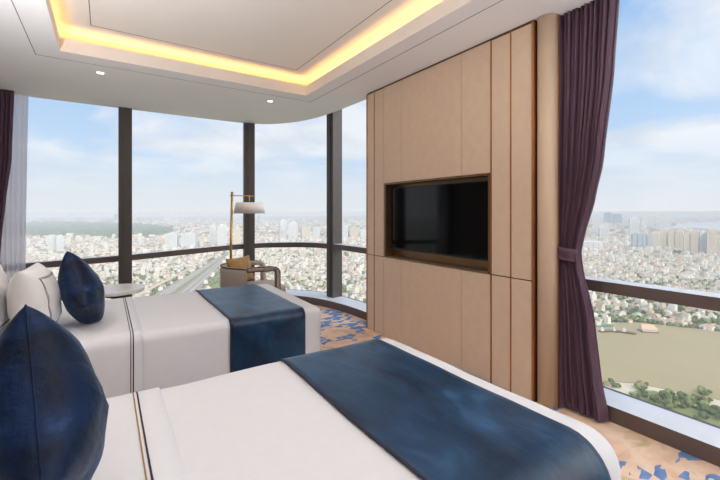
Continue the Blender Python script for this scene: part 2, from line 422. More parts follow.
# rounded column end between wall and curtain
bm = bmesh.new()
cx, cyy, rr = WX+.075, 1.5165, .064
pts = []
for i in range(25):
    a = math.radians(90+180*i/24)
    pts.append((cx-.03+.055*math.cos(a), cyy+rr*math.sin(a)))
pts = [(cx+.005, cyy+rr)]+pts+[(cx+.005, cyy-rr)]
lo = [bm.verts.new((x,y,0)) for x,y in pts]; hi = [bm.verts.new((x,y,H-.001)) for x,y in pts]
for i in range(len(pts)):
    j = (i+1)%len(pts); f = bm.faces.new((lo[i],lo[j],hi[j],hi[i])); f.smooth = True
bm.faces.new(lo[::-1]); bm.faces.new(hi); bmesh.ops.recalc_face_normals(bm, faces=bm.faces)
colm = struct(link('trim_11', bm, M['leather_col']), 'rounded beige column beside the curtain')
bm = bmesh.new(); box(bm, WX+.068, WX+.078, cyy-rr-.006, cyy-rr-.001, 0, H-.001); struct(link('trim_12', bm, M['bronze']), 'bronze strip between column and curtain')

# television
tvx = WX+.045
TV = empty('television', (tvx, 2.635, .94)); tag(TV, 'flat black television recessed in the bronze wall niche', 'television')
def tvp(name, bm, m, parent=TV):
    bmesh.ops.translate(bm, verts=bm.verts, vec=(-tvx, -2.635, -.94)); return link(name, bm, m, parent)
bm = bmesh.new(); box(bm, tvx, tvx+.035, 2.008, 3.262, .945, 1.596, bev=.004); tvp('housing', bm, M['black'])
bm = bmesh.new(); box(bm, tvx-.0025, tvx-.0002, 2.016, 3.254, .962, 1.588); tvp('screen', bm, M['screen'])
bm = bmesh.new(); box(bm, tvx-.004, tvx-.0002, 2.60, 2.67, .949, .957); tvp('badge', bm, M['dark_bronze'])
bm = bmesh.new(); box(bm, tvx+.035, tvx+.073, 2.45, 2.85, 1.10, 1.45); tvp('wall_bracket', bm, M['black'])

# ------------------------------------------------------------------ beds
def wob(x, y, z, s=0):
    return .006*noise.noise(Vector((x*2.2+s, y*2.2, z*2.0)))+.0025*noise.noise(Vector((x*7+s, y*7, z*7)))
def lin(a, b, n): return [a+(b-a)*i/n for i in range(n+1)]
def rounded(P, x0, x1, y0, y1, zt, r, grow=0, seed=0):
    """push a point of the plain box surface onto the softened one"""
    x, y, z = P
    q = Vector((min(max(x, x0+r), x1-r), min(max(y, y0+r), y1-r), min(z, zt-r)))
    d = Vector(P)-q
    if d.length < 1e-6: d = Vector((0,0,1))
    d.normalize()
    w = wob(x, y, z, seed)
    low = max(0, (zt-.1-z)/.45)
    if abs(d.z) < .3: w += low*.010*math.sin((x+y)*9+seed)   # soft hanging folds
    return q+d*(r+grow+w)
def cover(x0, x1, y0, y1, zt, zb, r, seed):
    bm = bmesh.new(); e = [0, .25, .5, .75]
    def ax(a, b, n): return sorted(set([round(a+k*r, 5) for k in e]+[round(b-k*r, 5) for k in e]+[round(v, 5) for v in lin(a+r, b-r, n)]))
    xs, ys = ax(x0, x1, 40), ax(y0, y1, 26); zs = sorted(set([round(zt-k*r, 5) for k in e]+[round(v, 5) for v in lin(zb, zt-r, 12)]))
    def grid(fn, A, B):
        g = [[bm.verts.new(rounded(fn(a, b), x0, x1, y0, y1, zt, r, 0, seed)) for b in B] for a in A]
        for i in range(len(A)-1):
            for j in range(len(B)-1): bm.faces.new((g[i][j], g[i+1][j], g[i+1][j+1], g[i][j+1]))
    grid(lambda a, b: (a, b, zt), xs, ys)
    grid(lambda a, b: (a, y0, b), xs, zs); grid(lambda a, b: (a, y1, b), xs, zs)
    grid(lambda a, b: (x1, a, b), ys, zs); grid(lambda a, b: (x0, a, b), ys, zs)
    bmesh.ops.remove_doubles(bm, verts=bm.verts, dist=.0006)
    bmesh.ops.recalc_face_normals(bm, faces=bm.faces)
    return bm
def band(bx, xa, xb, grow, zb, nx=12, seed=0, thick=0):
    """cloth strip lying across the bed from side to side between xa and xb"""
    x0, x1, y0, y1, zt, r = bx; bm = bmesh.new()
    prof = [(y0, z) for z in lin(zb, zt-r, 12)]+[(y0, zt-k*r) for k in (.75,.5,.25)]+[(y0+k*r, zt) for k in (0,.25,.5,.75)]
    prof += [(y, zt) for y in lin(y0+r, y1-r, 30)]+[(y1-k*r, zt) for k in (.75,.5,.25,0)]+[(y1, zt-k*r) for k in (.25,.5,.75)]+[(y1, z) for z in lin(zt-r, zb, 12)]
    g = [[bm.verts.new(rounded((x, y, z), x0, x1, y0, y1, zt, r, grow, seed)) for y, z in prof] for x in lin(xa, xb, nx)]
    for i in range(nx):
        for j in range(len(prof)-1): bm.faces.new((g[i][j], g[i+1][j], g[i+1][j+1], g[i][j+1])).smooth = True
    bmesh.ops.recalc_face_normals(bm, faces=bm.faces)
    if thick:
        bmesh.ops.solidify(bm, geom=bm.faces[:], thickness=thick)
    return bm
ZB = .60
BX0 = -.82
def make_bed(y0, y1, which, seed, stripe, BX1, rad):
    yc = (y0+y1)/2
    B = empty('bed', (0, yc, 0)); tag(B, {'near': 'wide bed nearest the viewer, under white duvet and broad blue runner', 'far': 'second bed behind the first, beside the windows, with its foot near the armchair'}[which], 'bed', 'the two hotel beds')
    def bp(name, bm, m, lab=None):
        bmesh.ops.translate(bm, verts=bm.verts, vec=(0, -yc, 0)); o = link(name, bm, m, B, True)
        return o
    bm = bmesh.new(); box(bm, BX0+.02, BX1-.09, y0+.07, y1-.07, .09, .32, bev=.015); bp('bed_base', bm, M['bedbase'])
    bm = bmesh.new(); mg = .03+.45*rad; box(bm, BX0+.02, BX1-mg, y0+mg, y1-mg, .322, .555, bev=.035); bp('mattress', bm, M['mattress'])
    bm = bmesh.new(); box(bm, BX0-.12, BX0-.02, y0-.02, y1+.02, 0, 1.2, bev=.02); bp('headboard', bm, M['chair'])
    for x in (BX0+.12, BX1-.2):
        for y in (y0+.14, y1-.14):
            bm = bmesh.new(); cyl(bm, (x, y), .022, .028, 0, .089, 14); bp('leg', bm, M['wood'])
    pos = {'near': 'near bed', 'far': 'far bed beside the windows'}[which]
    # duvet
    bxs = (BX0, BX1, y0, y1, ZB, rad)
    D = link('duvet', cover(BX0, BX1, y0, y1, ZB, .13, rad, seed), M['linen'], smooth=True)
    tag(D, 'smooth white duvet with thin stitched stripes, covering the '+pos, 'duvet', 'white duvets')
    bm = band(bxs, -.80, .19, .0105, .16, 14, seed, .004); link('turned_back_hem', bm, M['linen'], D, True)
    s = stripe
    bm = band(bxs, s, s+.0048, .0122, .16, 1, seed); o = link('stripe', bm, M['tan'] if which == 'near' else M['maroon'], D, True); o['label'] = 'thin tan stripe' if which == 'near' else 'thin maroon stripe'
    bm = band(bxs, s+.013, s+.019, .0122, .16, 1, seed); o = link('stripe', bm, M['navy'], D, True); o['label'] = 'thin navy stripe'
    # runner
    r0, r1 = {'near': (.735, 1.325), 'far': (.715, 1.27)}[which]
    bm = band(bxs, r0, r1, .009, .17, 22, seed, .006)
    R_ = link('bed_runner', bm, M['velvet'], smooth=True)
    tag(R_, 'blue velvet runner laid across the foot of the '+pos, 'bed runner', 'blue bed runners')
    bm = bmesh.new()
    b2 = band(bxs, r0-.005, r0+.003, .0125, .17, 1, seed, .006); b2.to_mesh(tmp := bpy.data.meshes.new('hem')); b2.free(); bm.from_mesh(tmp)
    link('hem', bm, M['navy'], R_, True)
make_bed(.575, 1.925, 'near', 0, .092, 1.505, .135)
make_bed(2.68, 3.90, 'far', 5, .125, 1.43, .055)

# ------------------------------------------------------------------ pillows and cushions
def pillow_bm(w, h, t, n=26, seed=0, flange=0, pw=.4, wr=.010):
    bm = bmesh.new(); fr, bk = [], []
    for i in range(n+1):
        a, b = [], []
        for j in range(n+1):
            u = math.sin(math.pi/2*(2*i/n-1)); v = math.sin(math.pi/2*(2*j/n-1))
            x = w/2*u*(1-.075*(1-v*v)); y = h/2*v*(1-.075*(1-u*u))
            prof = max(0, (1-u*u)*(1-v*v))**pw
            wz = wr*noise.noise(Vector((u*2.5+seed, v*2.5, seed)))+.5*wr*noise.noise(Vector((u*6+seed, v*4, 3)))
            z = t/2*prof+wz*prof
            a.append(bm.verts.new((x, y, z)))
            b.append(a[-1] if i in (0, n) or j in (0, n) else bm.verts.new((x, y, -t/2*prof+wz*prof*.6)))
        fr.append(a); bk.append(b)
    for i in range(n):
        for j in range(n):
            bm.faces.new((fr[i][j], fr[i+1][j], fr[i+1][j+1], fr[i][j+1]))
            q = (bk[i][j+1], bk[i+1][j+1], bk[i+1][j], bk[i][j])
            bm.faces.new(q)
    return bm
def border(w, h, k=1.0, n=26, t=0, pw=.4, lift=0, wr=.010, seed=0):
    """points of a closed line around the pillow at fraction k of its half-size, on the front face"""
    seq = [(-1+2*i/n, -1) for i in range(n)]+[(1, -1+2*i/n) for i in range(n)]+[(1-2*i/n, 1) for i in range(n)]+[(-1, 1-2*i/n) for i in range(n)]
    out = []
    for u, v in seq:
        u, v = u*k, v*k
        if k >= 1: u, v = math.sin(math.pi/2*u), math.sin(math.pi/2*v)
        prof = max(0, (1-u*u)*(1-v*v))**pw
        wz = wr*noise.noise(Vector((u*2.5+seed, v*2.5, seed)))+.5*wr*noise.noise(Vector((u*6+seed, v*4, 3)))
        out.append((w/2*u*(1-.075*(1-v*v)), h/2*v*(1-.075*(1-u*u)), t/2*prof+wz*prof+lift))
    return out
def pose(o, center, normal, spin):
    """front face along normal; spin turns it in its own plane (0 = one edge level)"""
    n = Vector(normal).normalized(); x = Vector((0,0,1)).cross(n).normalized(); y = n.cross(x)
    c, s = math.cos(spin), math.sin(spin)
    X = c*x+s*y; Y = -s*x+c*y
    o.matrix_world = Matrix.Translation(center) @ Matrix(((X.x,Y.x,n.x,0),(X.y,Y.y,n.y,0),(X.z,Y.z,n.z,0),(0,0,0,1)))
    return o
def settle(o, z):
    """press whatever would sink below the level z flat onto it"""
    for q in [o]+[c for c in o.children]:
        Mx = o.matrix_world; inv = Mx.inverted()
        for v in q.data.vertices:
            w = Mx @ v.co
            if w.z < z+.03: w.z = z+.03*math.exp((w.z-z-.03)/.03)*1.0; v.co = inv @ w
def cushion(center, normal, spin, w, t, label, seed, m, group=None, h=None, pw=.4, floor_z=.611):
    h = h or w
    o = link('cushion', pillow_bm(w, h, t, seed=seed, pw=pw), m, smooth=True)
    bm = bmesh.new(); tube(bm, border(w, h, 1.0), .0028, 6, True); link('seam', bm, m, o, True)
    pose(o, center, normal, spin); settle(o, floor_z); return tag(o, label, 'cushion', group)
def pillow(center, normal, spin, w, h, t, label, seed):
    o = link('pillow', pillow_bm(w, h, t, seed=seed, wr=.012), M['pillow_linen'], smooth=True)
    for k, m in ((.725, 'navy'), (.695, 'maroon')):
        bm = bmesh.new(); tube(bm, border(w, h, k, t=t, lift=.0008, wr=.012, seed=seed), .0015, 5, True)
        link('stripe', bm, M[m], o, True)
    pose(o, center, normal, spin); settle(o, .611); return tag(o, label, 'pillow', 'white pillows on the far bed')
D2 = math.radians
def dirn(az, el): return (math.cos(el)*math.cos(az), math.cos(el)*math.sin(az), math.sin(el))
cushion((-.117, 1.133, .872), dirn(.093, .115), .826, .383, .235, 'large blue velvet cushion standing on the near bed', 1.3, M['velvet_cushion'], 'blue cushions')
cushion((-.125, 3.085, .824), dirn(.061, .277), .925, .405, .225, 'smaller blue velvet cushion leaning on white pillow of the far bed', 2.4, M['velvet_cushion'], 'blue cushions')
pillow((-.348, 2.985, .812), dirn(-.067, .138), 0, .43, .42, .235, 'white pillow with double stripe border behind the smaller blue cushion', 4.0)
pillow((-.578, 3.00, .862), dirn(-.05, .14), 0, .52, .50, .21, 'white striped pillow at the left edge against the headboard', 6.5)

# ------------------------------------------------------------------ curtains
def interp(tab, z):
    for (a, va), (b, vb) in zip(tab, tab[1:]):
        if a >= z >= b:
            t = (a-z)/(a-b); t = t*t*(3-2*t)*.35+t*.65; return va+(vb-va)*t
    return tab[-1][1]
def drape(name, m, axis, at, tabA, tabB, folds, amp, z0, z1, lean=0, parent=None, nz=48, thick=.004, seed=0):
    """hanging cloth between edges tabA(z) and tabB(z) measured along axis, pleated across it"""
    bm = bmesh.new(); nu = folds*14; g = []
    for i in range(nz+1):
        z = z1+(z0-z1)*i/nz; a, b = interp(tabA, z), interp(tabB, z); wdt = abs(b-a); row = []
        for j in range(nu+1):
            s = j/nu
            ph = 2*math.pi*folds*(s+.035*noise.noise(Vector((s*5+seed, z*.25, seed)))*1.0)
            am = amp*(.55+.45*min(1, wdt/.3))*(.8+.35*noise.noise(Vector((s*7, z*.5, seed+4))))
            off = -am*(2*abs(math.sin(ph/2))-1)+.15*am*math.sin(ph*1.5+1+z)
            p = a+(b-a)*s+.25*am*math.cos(ph)*(1 if b > a else -1)
            if axis == 'y': row.append(bm.verts.new((at+off, p, z)))
            else: row.append(bm.verts.new((p, at+off, z)))
        g.append(row)
    for i in range(nz):
        for j in range(nu): bm.faces.new((g[i][j], g[i][j+1], g[i+1][j+1], g[i+1][j])).smooth = True
    if thick: bmesh.ops.solidify(bm, geom=bm.faces[:], thickness=thick)
    return link(name, bm, m, parent, True)
def yedge(u, y, X):
    t = (u-360)/F; d = X/(FX+FY*t); return (EYE-(y-HZ)*d/F, d*FY-d*t*FX)
CXr = 2.642
right = [yedge(u, y, CXr) for u, y in ((617,-9),(612,67),(601,160),(593,197),(582,237),(579,250),(580,262),(592,320),(599,380),(605,416))]
right = [(2.75, right[0][1]-.005)]+right+[(-.1, right[-1][1])]
leftE = [(2.99, 1.49), (1.2, 1.475), (1.05, 1.47), (.9, 1.475), (-.1, 1.49)]
CU = empty('curtain', (CXr, 1.3, 0)); tag(CU, 'long purple curtain gathered by a tieback beside the large right window', 'curtain', 'purple curtains')
o = drape('curtain_cloth', M['purple'], 'y', CXr, leftE, right, 13, .046, .014, H-.002, parent=CU); o.location = (-CXr, -1.3, 0)
# tieback
zt_ = yedge(569, 253, CXr)[0]; bm = bmesh.new()
ring_ = [(CXr+.066*math.cos(a), 1.418+.066*math.sin(a)) for a in [2*math.pi*i/28 for i in range(28)]]
rows = []
for k in range(6):
    z = zt_+.042-.084*k/5
    rows.append([bm.verts.new((CXr+(.068+.003*math.sin(k*1.3))*math.cos(a), 1.412+(.070+.004*math.sin(k*1.3))*math.sin(a), z+.012*math.sin(a))) for a in [2*math.pi*i/28 for i in range(28)]])
for a, b in zip(rows, rows[1:]):
    for i in range(28): bm.faces.new((a[i], a[(i+1)%28], b[(i+1)%28], b[i])).smooth = True
bmesh.ops.solidify(bm, geom=bm.faces[:], thickness=.004)
o = link('tieback', bm, M['purple'], CU, True); o.location = (-CXr, -1.3, 0)
# curtain stacked behind the far end of the panelled wall
o = drape('curtain', M['purple'], 'y', 2.64, [(2.99,3.52),(0,3.52)], [(2.99,3.705),(1.2,3.700),(0,3.715)], 4, .022, .014, 2.99, thick=.003, seed=3)
tag(o, 'narrow purple curtain edge showing behind the far end of the panelled wall', 'curtain', 'purple curtains')
# left curtain and sheer
def xedge(u, y, Y):
    t = (u-360)/F; d = Y/(FY-t*FX); return (EYE-(y-HZ)*d/F, d*FX+d*t*FY)
YC = 5.84
Le = [xedge(u, y, YC) for u, y in ((15,97),(12.5,160),(7,200),(2.7,237),(0,268))]
Le = [(2.99, Le[0][1]+.01)]+Le+[(.5,-1.0),(-.1,-.97)]
o = drape('curtain', M['purple'], 'x', 5.76, [(2.99,-1.035),(-.1,-1.035)], Le, 5, .030, .014, 2.99, seed=8, thick=.003)
tag(o, 'dark purple curtain hanging at the left edge, by the sheer', 'curtain', 'purple curtains')
Se = [xedge(u, y, 5.86) for u, y in ((28,97),(26.5,160),(25,230),(24.5,290))]
Se = [(2.99, Se[0][1]+.005)]+Se+[(-.1, Se[-1][1])]
o = drape('sheer_curtain', M['sheer'], 'x', 5.875, [(2.99,-1.03),(-.1,-1.03)], Se, 6, .022, .014, 2.99, seed=5, thick=0)
tag(o, 'white sheer curtain between the left purple curtain and the window', 'curtain')

# ------------------------------------------------------------------ downlights
def downlight(x, y, label=None, power=22):
    o = empty('ceiling_light', (x, y, H))
    tag(o, label, 'ceiling light', 'recessed downlights')
    bm = bmesh.new(); n = 28
    rs = [(.030,-.001),(.034,-.006),(.046,-.005),(.048,-.0005)]
    R_ = [[bm.verts.new((r*math.cos(2*math.pi*i/n), r*math.sin(2*math.pi*i/n), z)) for i in range(n)] for r, z in rs]
    for a, b in zip(R_, R_[1:]):
        for i in range(n): bm.faces.new((a[i], a[(i+1)%n], b[(i+1)%n], b[i])).smooth = True
    bmesh.ops.recalc_face_normals(bm, faces=bm.faces)
    link('trim_ring', bm, M['ring'], o)
    bm = bmesh.new(); bmesh.ops.create_circle(bm, cap_ends=True, segments=24, radius=.031)
    for v in bm.verts: v.co.z = -.003
    l = link('lens', bm, M['lens'], o); l['label'] = 'glowing lens'
    spot(x, y, power)
def spot(x, y, power):
    ld = bpy.data.lights.new('ceiling_spot', 'SPOT'); ld.energy = power; ld.spot_size = math.radians(120); ld.spot_blend = .9
    ld.color = (1, .94, .86); ld.shadow_soft_size = .06
    lo_ = bpy.data.objects.new('ceiling_spot', ld); lo_.location = (x, y, H-.03); C.objects.link(lo_)
downlight(-.04, 4.53, 'recessed ceiling downlight on the left, above the left window')
downlight(1.69, 4.55, 'recessed ceiling downlight on the right, near the tray corner')
for x, y in ((-.04,-2.0),(1.69,-2.0),(-.7,2.3)): spot(x, y, 30)  # added spots out of view, without fixtures, as extra room light
# area light added above the near bed, out of view, to brighten the room
def ceiling_fill(x, y, sx, sy, p):
    ld = bpy.data.lights.new('added_ceiling_fill', 'AREA'); ld.shape = 'RECTANGLE'; ld.size = sx; ld.size_y = sy; ld.energy = p; ld.color = (1, .97, .93)
    o = bpy.data.objects.new('added_ceiling_fill', ld); o.location = (x, y, 2.68 if not (CX0 < x < CX1) else 2.89); C.objects.link(o)
ceiling_fill(.7, .95, 1.5, 1.3, 12)
tn = [13]
def fill_uplight(x, y, z, p, wall=False):                 # made-up uplights out of view, added to lift the room's brightness
    ld = bpy.data.lights.new('added_uplight', 'AREA'); ld.shape = 'DISK'; ld.size = .35; ld.energy = p; ld.color = (.93, .965, 1)
    o = bpy.data.objects.new('added_uplight', ld); o.location = (x, y, z); o.rotation_euler = (math.pi, 0, 0); C.objects.link(o)
    bm = bmesh.new(); cyl(bm, (x, y), .06, .20, z-.13, z-.01, 28)
    cyl(bm, (x, y), .20, .205, z-.01, z+.012, 28, cap=False)
    if wall: box(bm, XW+.001, x, y-.02, y+.02, z-.14, z-.10)
    else: cyl(bm, (x, y), .015, .015, .02, z-.13, 14); cyl(bm, (x, y), .15, .14, 0, .02, 28)
    struct(link('trim_%d' % tn[0], bm, M['brass'])); tn[0] += 1  # invented brass body for the added light
fill_uplight(1.7, -1.2, 1.5, 86); fill_uplight(-.6, -1.2, 1.5, 20); fill_uplight(-.82, 2.28, 1.35, 42, True)

# cove light strips, tucked behind the lip
def strip(x, y, sx, sy, p):
    ld = bpy.data.lights.new('cove_strip', 'AREA'); ld.shape = 'RECTANGLE'; ld.size = sx; ld.size_y = sy; ld.energy = p; ld.color = (1, .56, .18)
    o = bpy.data.objects.new('cove_strip', ld); o.location = (x, y, 2.75); o.rotation_euler = (math.pi, 0, 0); C.objects.link(o)
PW = 2.1
cw, ch = CX1-CX0, CY1-CY0
strip((CX0+CX1)/2, CY1+.10, cw+.2, .05, PW*cw); strip((CX0+CX1)/2, CY0-.10, cw+.2, .05, PW*cw)
strip(CX0-.10, (CY0+CY1)/2, .05, ch+.1, PW*ch); strip(CX1+.10, (CY0+CY1)/2, .05, ch+.1, PW*ch)

# ------------------------------------------------------------------ side table, armchair, lamp
tx, ty = ray(116, 3.83)
T = empty('side_table', (tx, ty, 0)); tag(T, 'small round white-topped side table behind the far bed', 'side table')
bm = bmesh.new(); cyl(bm, (0,0), .245, .25, .545, .565, 40); cyl(bm, (0,0), .25, .244, .565, .583, 40); link('table_top', bm, M['marble'], T)
bm = bmesh.new(); cyl(bm, (0,0), .03, .03, .03, .545, 20); link('stem', bm, M['piping'], T)
bm = bmesh.new(); cyl(bm, (0,0), .09, .12, .50, .545, 24); link('collar', bm, M['piping'], T)
bm = bmesh.new(); cyl(bm, (0,0), .17, .165, 0, .03, 32); link('foot_plate', bm, M['piping'], T)

ax_, ay_ = ray(252, 4.80)
A = empty('armchair', (ax_, ay_, 0), -.06); tag(A, 'grey-beige barrel armchair with dark piping beside the corner window', 'armchair')
bm = bmesh.new()                 # curved back shell, open to the front (+x)
n = 30; a0, a1 = D2(112), D2(248); ri, ro, zb, zt2 = .275, .345, .26, .675
cs = []
for i in range(n+1):
    a = a0+(a1-a0)*i/n; k = math.sin(math.pi*i/n)**.6; top = zt2+.015*k
    cs.append([bm.verts.new((r*math.cos(a)-.02, r*math.sin(a)*1.02, z)) for r, z in ((ri,zb),(ro,zb),(ro+.012,top-.05),(ro,top-.008),(ro-.03,top),(ri+.01,top-.012),(ri-.004,top-.06))])
for p, q in zip(cs, cs[1:]):
    for j in range(7): bm.faces.new((p[j], p[(j+1)%7], q[(j+1)%7], q[j])).smooth = True
bm.faces.new(cs[0]); bm.faces.new(cs[-1][::-1]); bmesh.ops.recalc_face_normals(bm, faces=bm.faces)
link('backrest', bm, M['chair'], A)
bm = bmesh.new(); tube(bm, [((ro+.004)*math.cos(a0+(a1-a0)*i/40)-.02, (ro+.004)*math.sin(a0+(a1-a0)*i/40)*1.02, zt2-.004+.015*math.sin(math.pi*i/40)**.6) for i in range(41)], .007, 8)
link('back_piping', bm, M['piping'], A)
for s in (-1, 1):                # open loop arms
    path = catmull([(-.14,s*.30,.664),(0,s*.302,.664),(.09,s*.30,.662),(.17,s*.297,.657),(.222,s*.295,.625),(.228,s*.293,.52),(.225,s*.293,.36),(.222,s*.293,.27)], 6)
    bm = bmesh.new(); hw, ht = .036, .026; R_ = []
    for i, p in enumerate(path):
        t = (path[min(i+1,len(path)-1)]-path[max(i-1,0)]).normalized(); nn = Vector((-t.z,0,t.x))
        R_.append([bm.verts.new(p+Vector((0,a*hw,0))+nn*b*ht) for a, b in ((-1,-1),(1,-1),(1,1),(-1,1))])
    for p, q in zip(R_, R_[1:]):
        for j in range(4): bm.faces.new((p[j], p[(j+1)%4], q[(j+1)%4], q[j]))
    bm.faces.new(R_[0]); bm.faces.new(R_[-1][::-1]); bmesh.ops.recalc_face_normals(bm, faces=bm.faces)
    bmesh.ops.bevel(bm, geom=bm.edges[:], offset=.008, segments=2, affect='EDGES')
    arm = link('arm', bm, M['chair'], A, True)
    bm = bmesh.new()
    for e in (-1, 1):
        out = []
        for i, p in enumerate(path):
            t = (path[min(i+1,len(path)-1)]-path[max(i-1,0)]).normalized(); nn = Vector((-t.z,0,t.x))
            out.append(p+Vector((0, s*hw, 0))+nn*e*ht)
        tube(bm, out, .0045, 6)
    link('arm_piping', bm, M['piping'], arm)
bm = bmesh.new(); box(bm, -.27, .33, -.28, .28, .17, .30, bev=.03); link('seat_frame', bm, M['chair'], A, True)
bm = bmesh.new(); box(bm, -.25, .36, -.265, .265, .305, .435, bev=.04); sc = link('seat_cushion', bm, M['chair'], A, True)
bm = bmesh.new(); tube(bm, [(.352,-.23,.405),(.352,.23,.405)], .006, 6); link('seat_piping', bm, M['piping'], sc)
for x in (-.2, .28):
    for y in (-.22, .22):
        bm = bmesh.new(); cyl(bm, (x, y), .014, .022, 0, .17, 14); link('leg', bm, M['wood'], A)
rot = A.rotation_euler.z
def achair(x, y, z): c, s = math.cos(rot), math.sin(rot); return (ax_+x*c-y*s, ay_+x*s+y*c, z)
nd = (math.cos(rot), math.sin(rot), .30)
cushion(achair(-.13, .06, .44+.155+.03), (.30, -.90, .28), D2(3), .34, .12, 'gold cushion upright on the grey armchair', 7.7, M['gold'], h=.31, floor_z=.442)

lx, ly = ray(231, 5.12)
LP = empty('floor_lamp', (lx, ly, 0)); tag(LP, 'slim brass floor lamp with wide pale drum shade behind the armchair', 'floor lamp')
bm = bmesh.new(); cyl(bm, (0,0), .14, .135, 0, .022, 36); link('base', bm, M['brass'], LP)
bm = bmesh.new(); tube(bm, [(-.012,0,.02),(0,0,.9),(.014,0,1.605)], .016, 14); link('pole', bm, M['brass'], LP, True)
rx, ry = FY, -FX                 # along the window, to the right
ar = .245
bm = bmesh.new(); tube(bm, [(.012-.03*rx,-.03*ry,1.555),(.012+ar*rx*.5,ar*ry*.5,1.553),(ar*1.32*rx,ar*1.32*ry,1.548)], .0055, 8); link('arm', bm, M['brass'], LP, True)
bm = bmesh.new(); tube(bm, [(ar*rx,ar*ry,1.55),(ar*rx,ar*ry,1.44)], .006, 8); cyl(bm, (ar*rx,ar*ry), .016, .02, 1.385, 1.44, 14); link('socket', bm, M['brass'], LP)
bm = bmesh.new(); n = 40; R_ = []
for r, z in ((.172,1.462),(.205,1.318),(.199,1.318),(.166,1.462)):
    R_.append([bm.verts.new((ar*rx+r*math.cos(2*math.pi*i/n), ar*ry+r*math.sin(2*math.pi*i/n), z)) for i in range(n)])
for k in range(4):
    a, b = R_[k], R_[(k+1)%4]
    for i in range(n): bm.faces.new((a[i], a[(i+1)%n], b[(i+1)%n], b[i])).smooth = (k in (0, 2))
for k in range(3): tube(bm, [(ar*rx,ar*ry,1.44),(ar*rx+.166*math.cos(k*2.1),ar*ry+.166*math.sin(k*2.1),1.458)], .003, 6)
bmesh.ops.recalc_face_normals(bm, faces=bm.faces)
link('lamp_shade', bm, M['shade'], LP)

HAZE = 0.00015
# ------------------------------------------------------------------ the city far below
def cmat(name, col, var=.12, scale=.05, rough=.9):
    return mat(name, col, rough, var=var, scale=scale, spec=.2)
def ground_mat():
    m, nt, b = newmat('city_ground_mix'); L = nt.links.new; N = nt.nodes.new
    b.inputs['Roughness'].default_value = 1; b.inputs['Specular IOR Level'].default_value = 0
    tc = N('ShaderNodeTexCoord'); n = N('ShaderNodeTexNoise'); n.inputs['Scale'].default_value = .004; n.inputs['Detail'].default_value = 9; n.inputs['Roughness'].default_value = .68
    L(tc.outputs['Object'], n.inputs['Vector']); r = N('ShaderNodeValToRGB'); el = r.color_ramp.elements
    pts = [(.30, hexc(86,108,64)), (.42, hexc(112,128,84)), (.50, hexc(150,146,122)), (.58, hexc(176,166,146)), (.70, hexc(196,186,168))]
    while len(el) < len(pts): el.new(.5)
    for e, (p, c) in zip(el, pts): e.position = p; e.color = c
    L(n.outputs['Fac'], r.inputs['Fac']); L(r.outputs[0], b.inputs['Base Color']); return m
M['cground'] = ground_mat()
M['river'] = mat('river_water', hexc(170,153,112), .55, var=.05, scale=.012, stretch=(1,.3,1), spec=.3)
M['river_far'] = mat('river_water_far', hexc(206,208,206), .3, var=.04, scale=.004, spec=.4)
M['sand'] = cmat('sandy_path', hexc(206,194,170), .08)
M['lawn'] = cmat('lawn', hexc(134,138,88), .18, .06)
M['forest_floor'] = cmat('forest_floor', hexc(78,104,72), .2, .01)
M['road'] = cmat('road_asphalt', hexc(158,150,140), .08, .03)
M['viaduct'] = cmat('viaduct_concrete', hexc(206,190,158), .06, .03)
M['leaf1'] = cmat('tree_leaf_dark', hexc(96,106,62), .25, .3)
M['leaf2'] = cmat('tree_leaf_mid', hexc(116,124,78), .25, .3)
M['leaf3'] = cmat('tree_leaf_light', hexc(138,144,92), .25, .3)
M['trunk'] = cmat('tree_trunk', hexc(92,76,60), .2, .5)
HW = [cmat('house_wall_%s' % k, hexc(*c), .06, .2) for k, c in (('white',(236,230,220)),('cream',(232,222,202)),('grey',(196,192,186)),('rose',(214,196,182)))]
HR = [cmat('roof_%s' % k, hexc(*c), .12, .4) for k, c in (('terracotta',(184,154,132)),('pale',(226,214,194)),('grey',(166,160,150)),('brown',(156,134,112)),('teal',(156,172,160)))]
NW, NR = len(HW), len(HR)

def flat(name, pts, z, m, label, cat, structure=True, thick=1.0):
    bm = bmesh.new(); v = [bm.verts.new((p.x, p.y, z)) for p in pts]; f = bm.faces.new(v)
    r = bmesh.ops.extrude_face_region(bm, geom=[f])
    for q in [g for g in r['geom'] if isinstance(g, bmesh.types.BMVert)]: q.co.z -= thick
    bmesh.ops.recalc_face_normals(bm, faces=bm.faces)
    o = link(name, bm, m)
    if structure: struct(o, label)
    else: tag(o, label, cat)
    return o
# ground : a wide disc of the plain
bm = bmesh.new(); n = 48
v = [bm.verts.new((16000*math.cos(2*math.pi*i/n)+3000, 16000*math.sin(2*math.pi*i/n)+3000, GZ)) for i in range(n)]; bm.faces.new(v)
struct(link('ground', bm, M['cground']), 'plain of the city far below the windows')
G = lambda l: [ground(u, y) for u, y in l]
RIV = G([(300,344),(430,338),(520,330),(596,325),(640,322.5),(680,326.5),(720,332),(800,345),(960,380),(960,470),(800,418),(720,400),(690,394),(660,388),(635,383),(602,381),(560,380),(430,392),(300,410)])
flat('river', RIV, GZ+.6, M['river'], 'wide muddy brown river in the right window', 'river', False)
RIV2 = G([(655,229),(672,226),(690,223),(720,221),(800,219.5),(800,236),(740,233),(716,231.5),(695,229.5),(672,229.5)])
flat('river', RIV2, GZ+.6, M['river_far'], 'pale far bend of the river near the horizon in the right window', 'river', False)
RIV3 = G([(-40,239),(60,238.2),(120,238.4),(200,237),(200,238.6),(120,240.8),(60,240.4),(-40,241.5)])
flat('river', RIV3, GZ+.6, M['sand'], 'thin pale waterway line beyond the left windows, before the woodland', 'river', False)
FOR = G([(-40,222),(60,222),(120,223.5),(174,228),(172,236),(120,237.5),(60,237),(-40,238)])
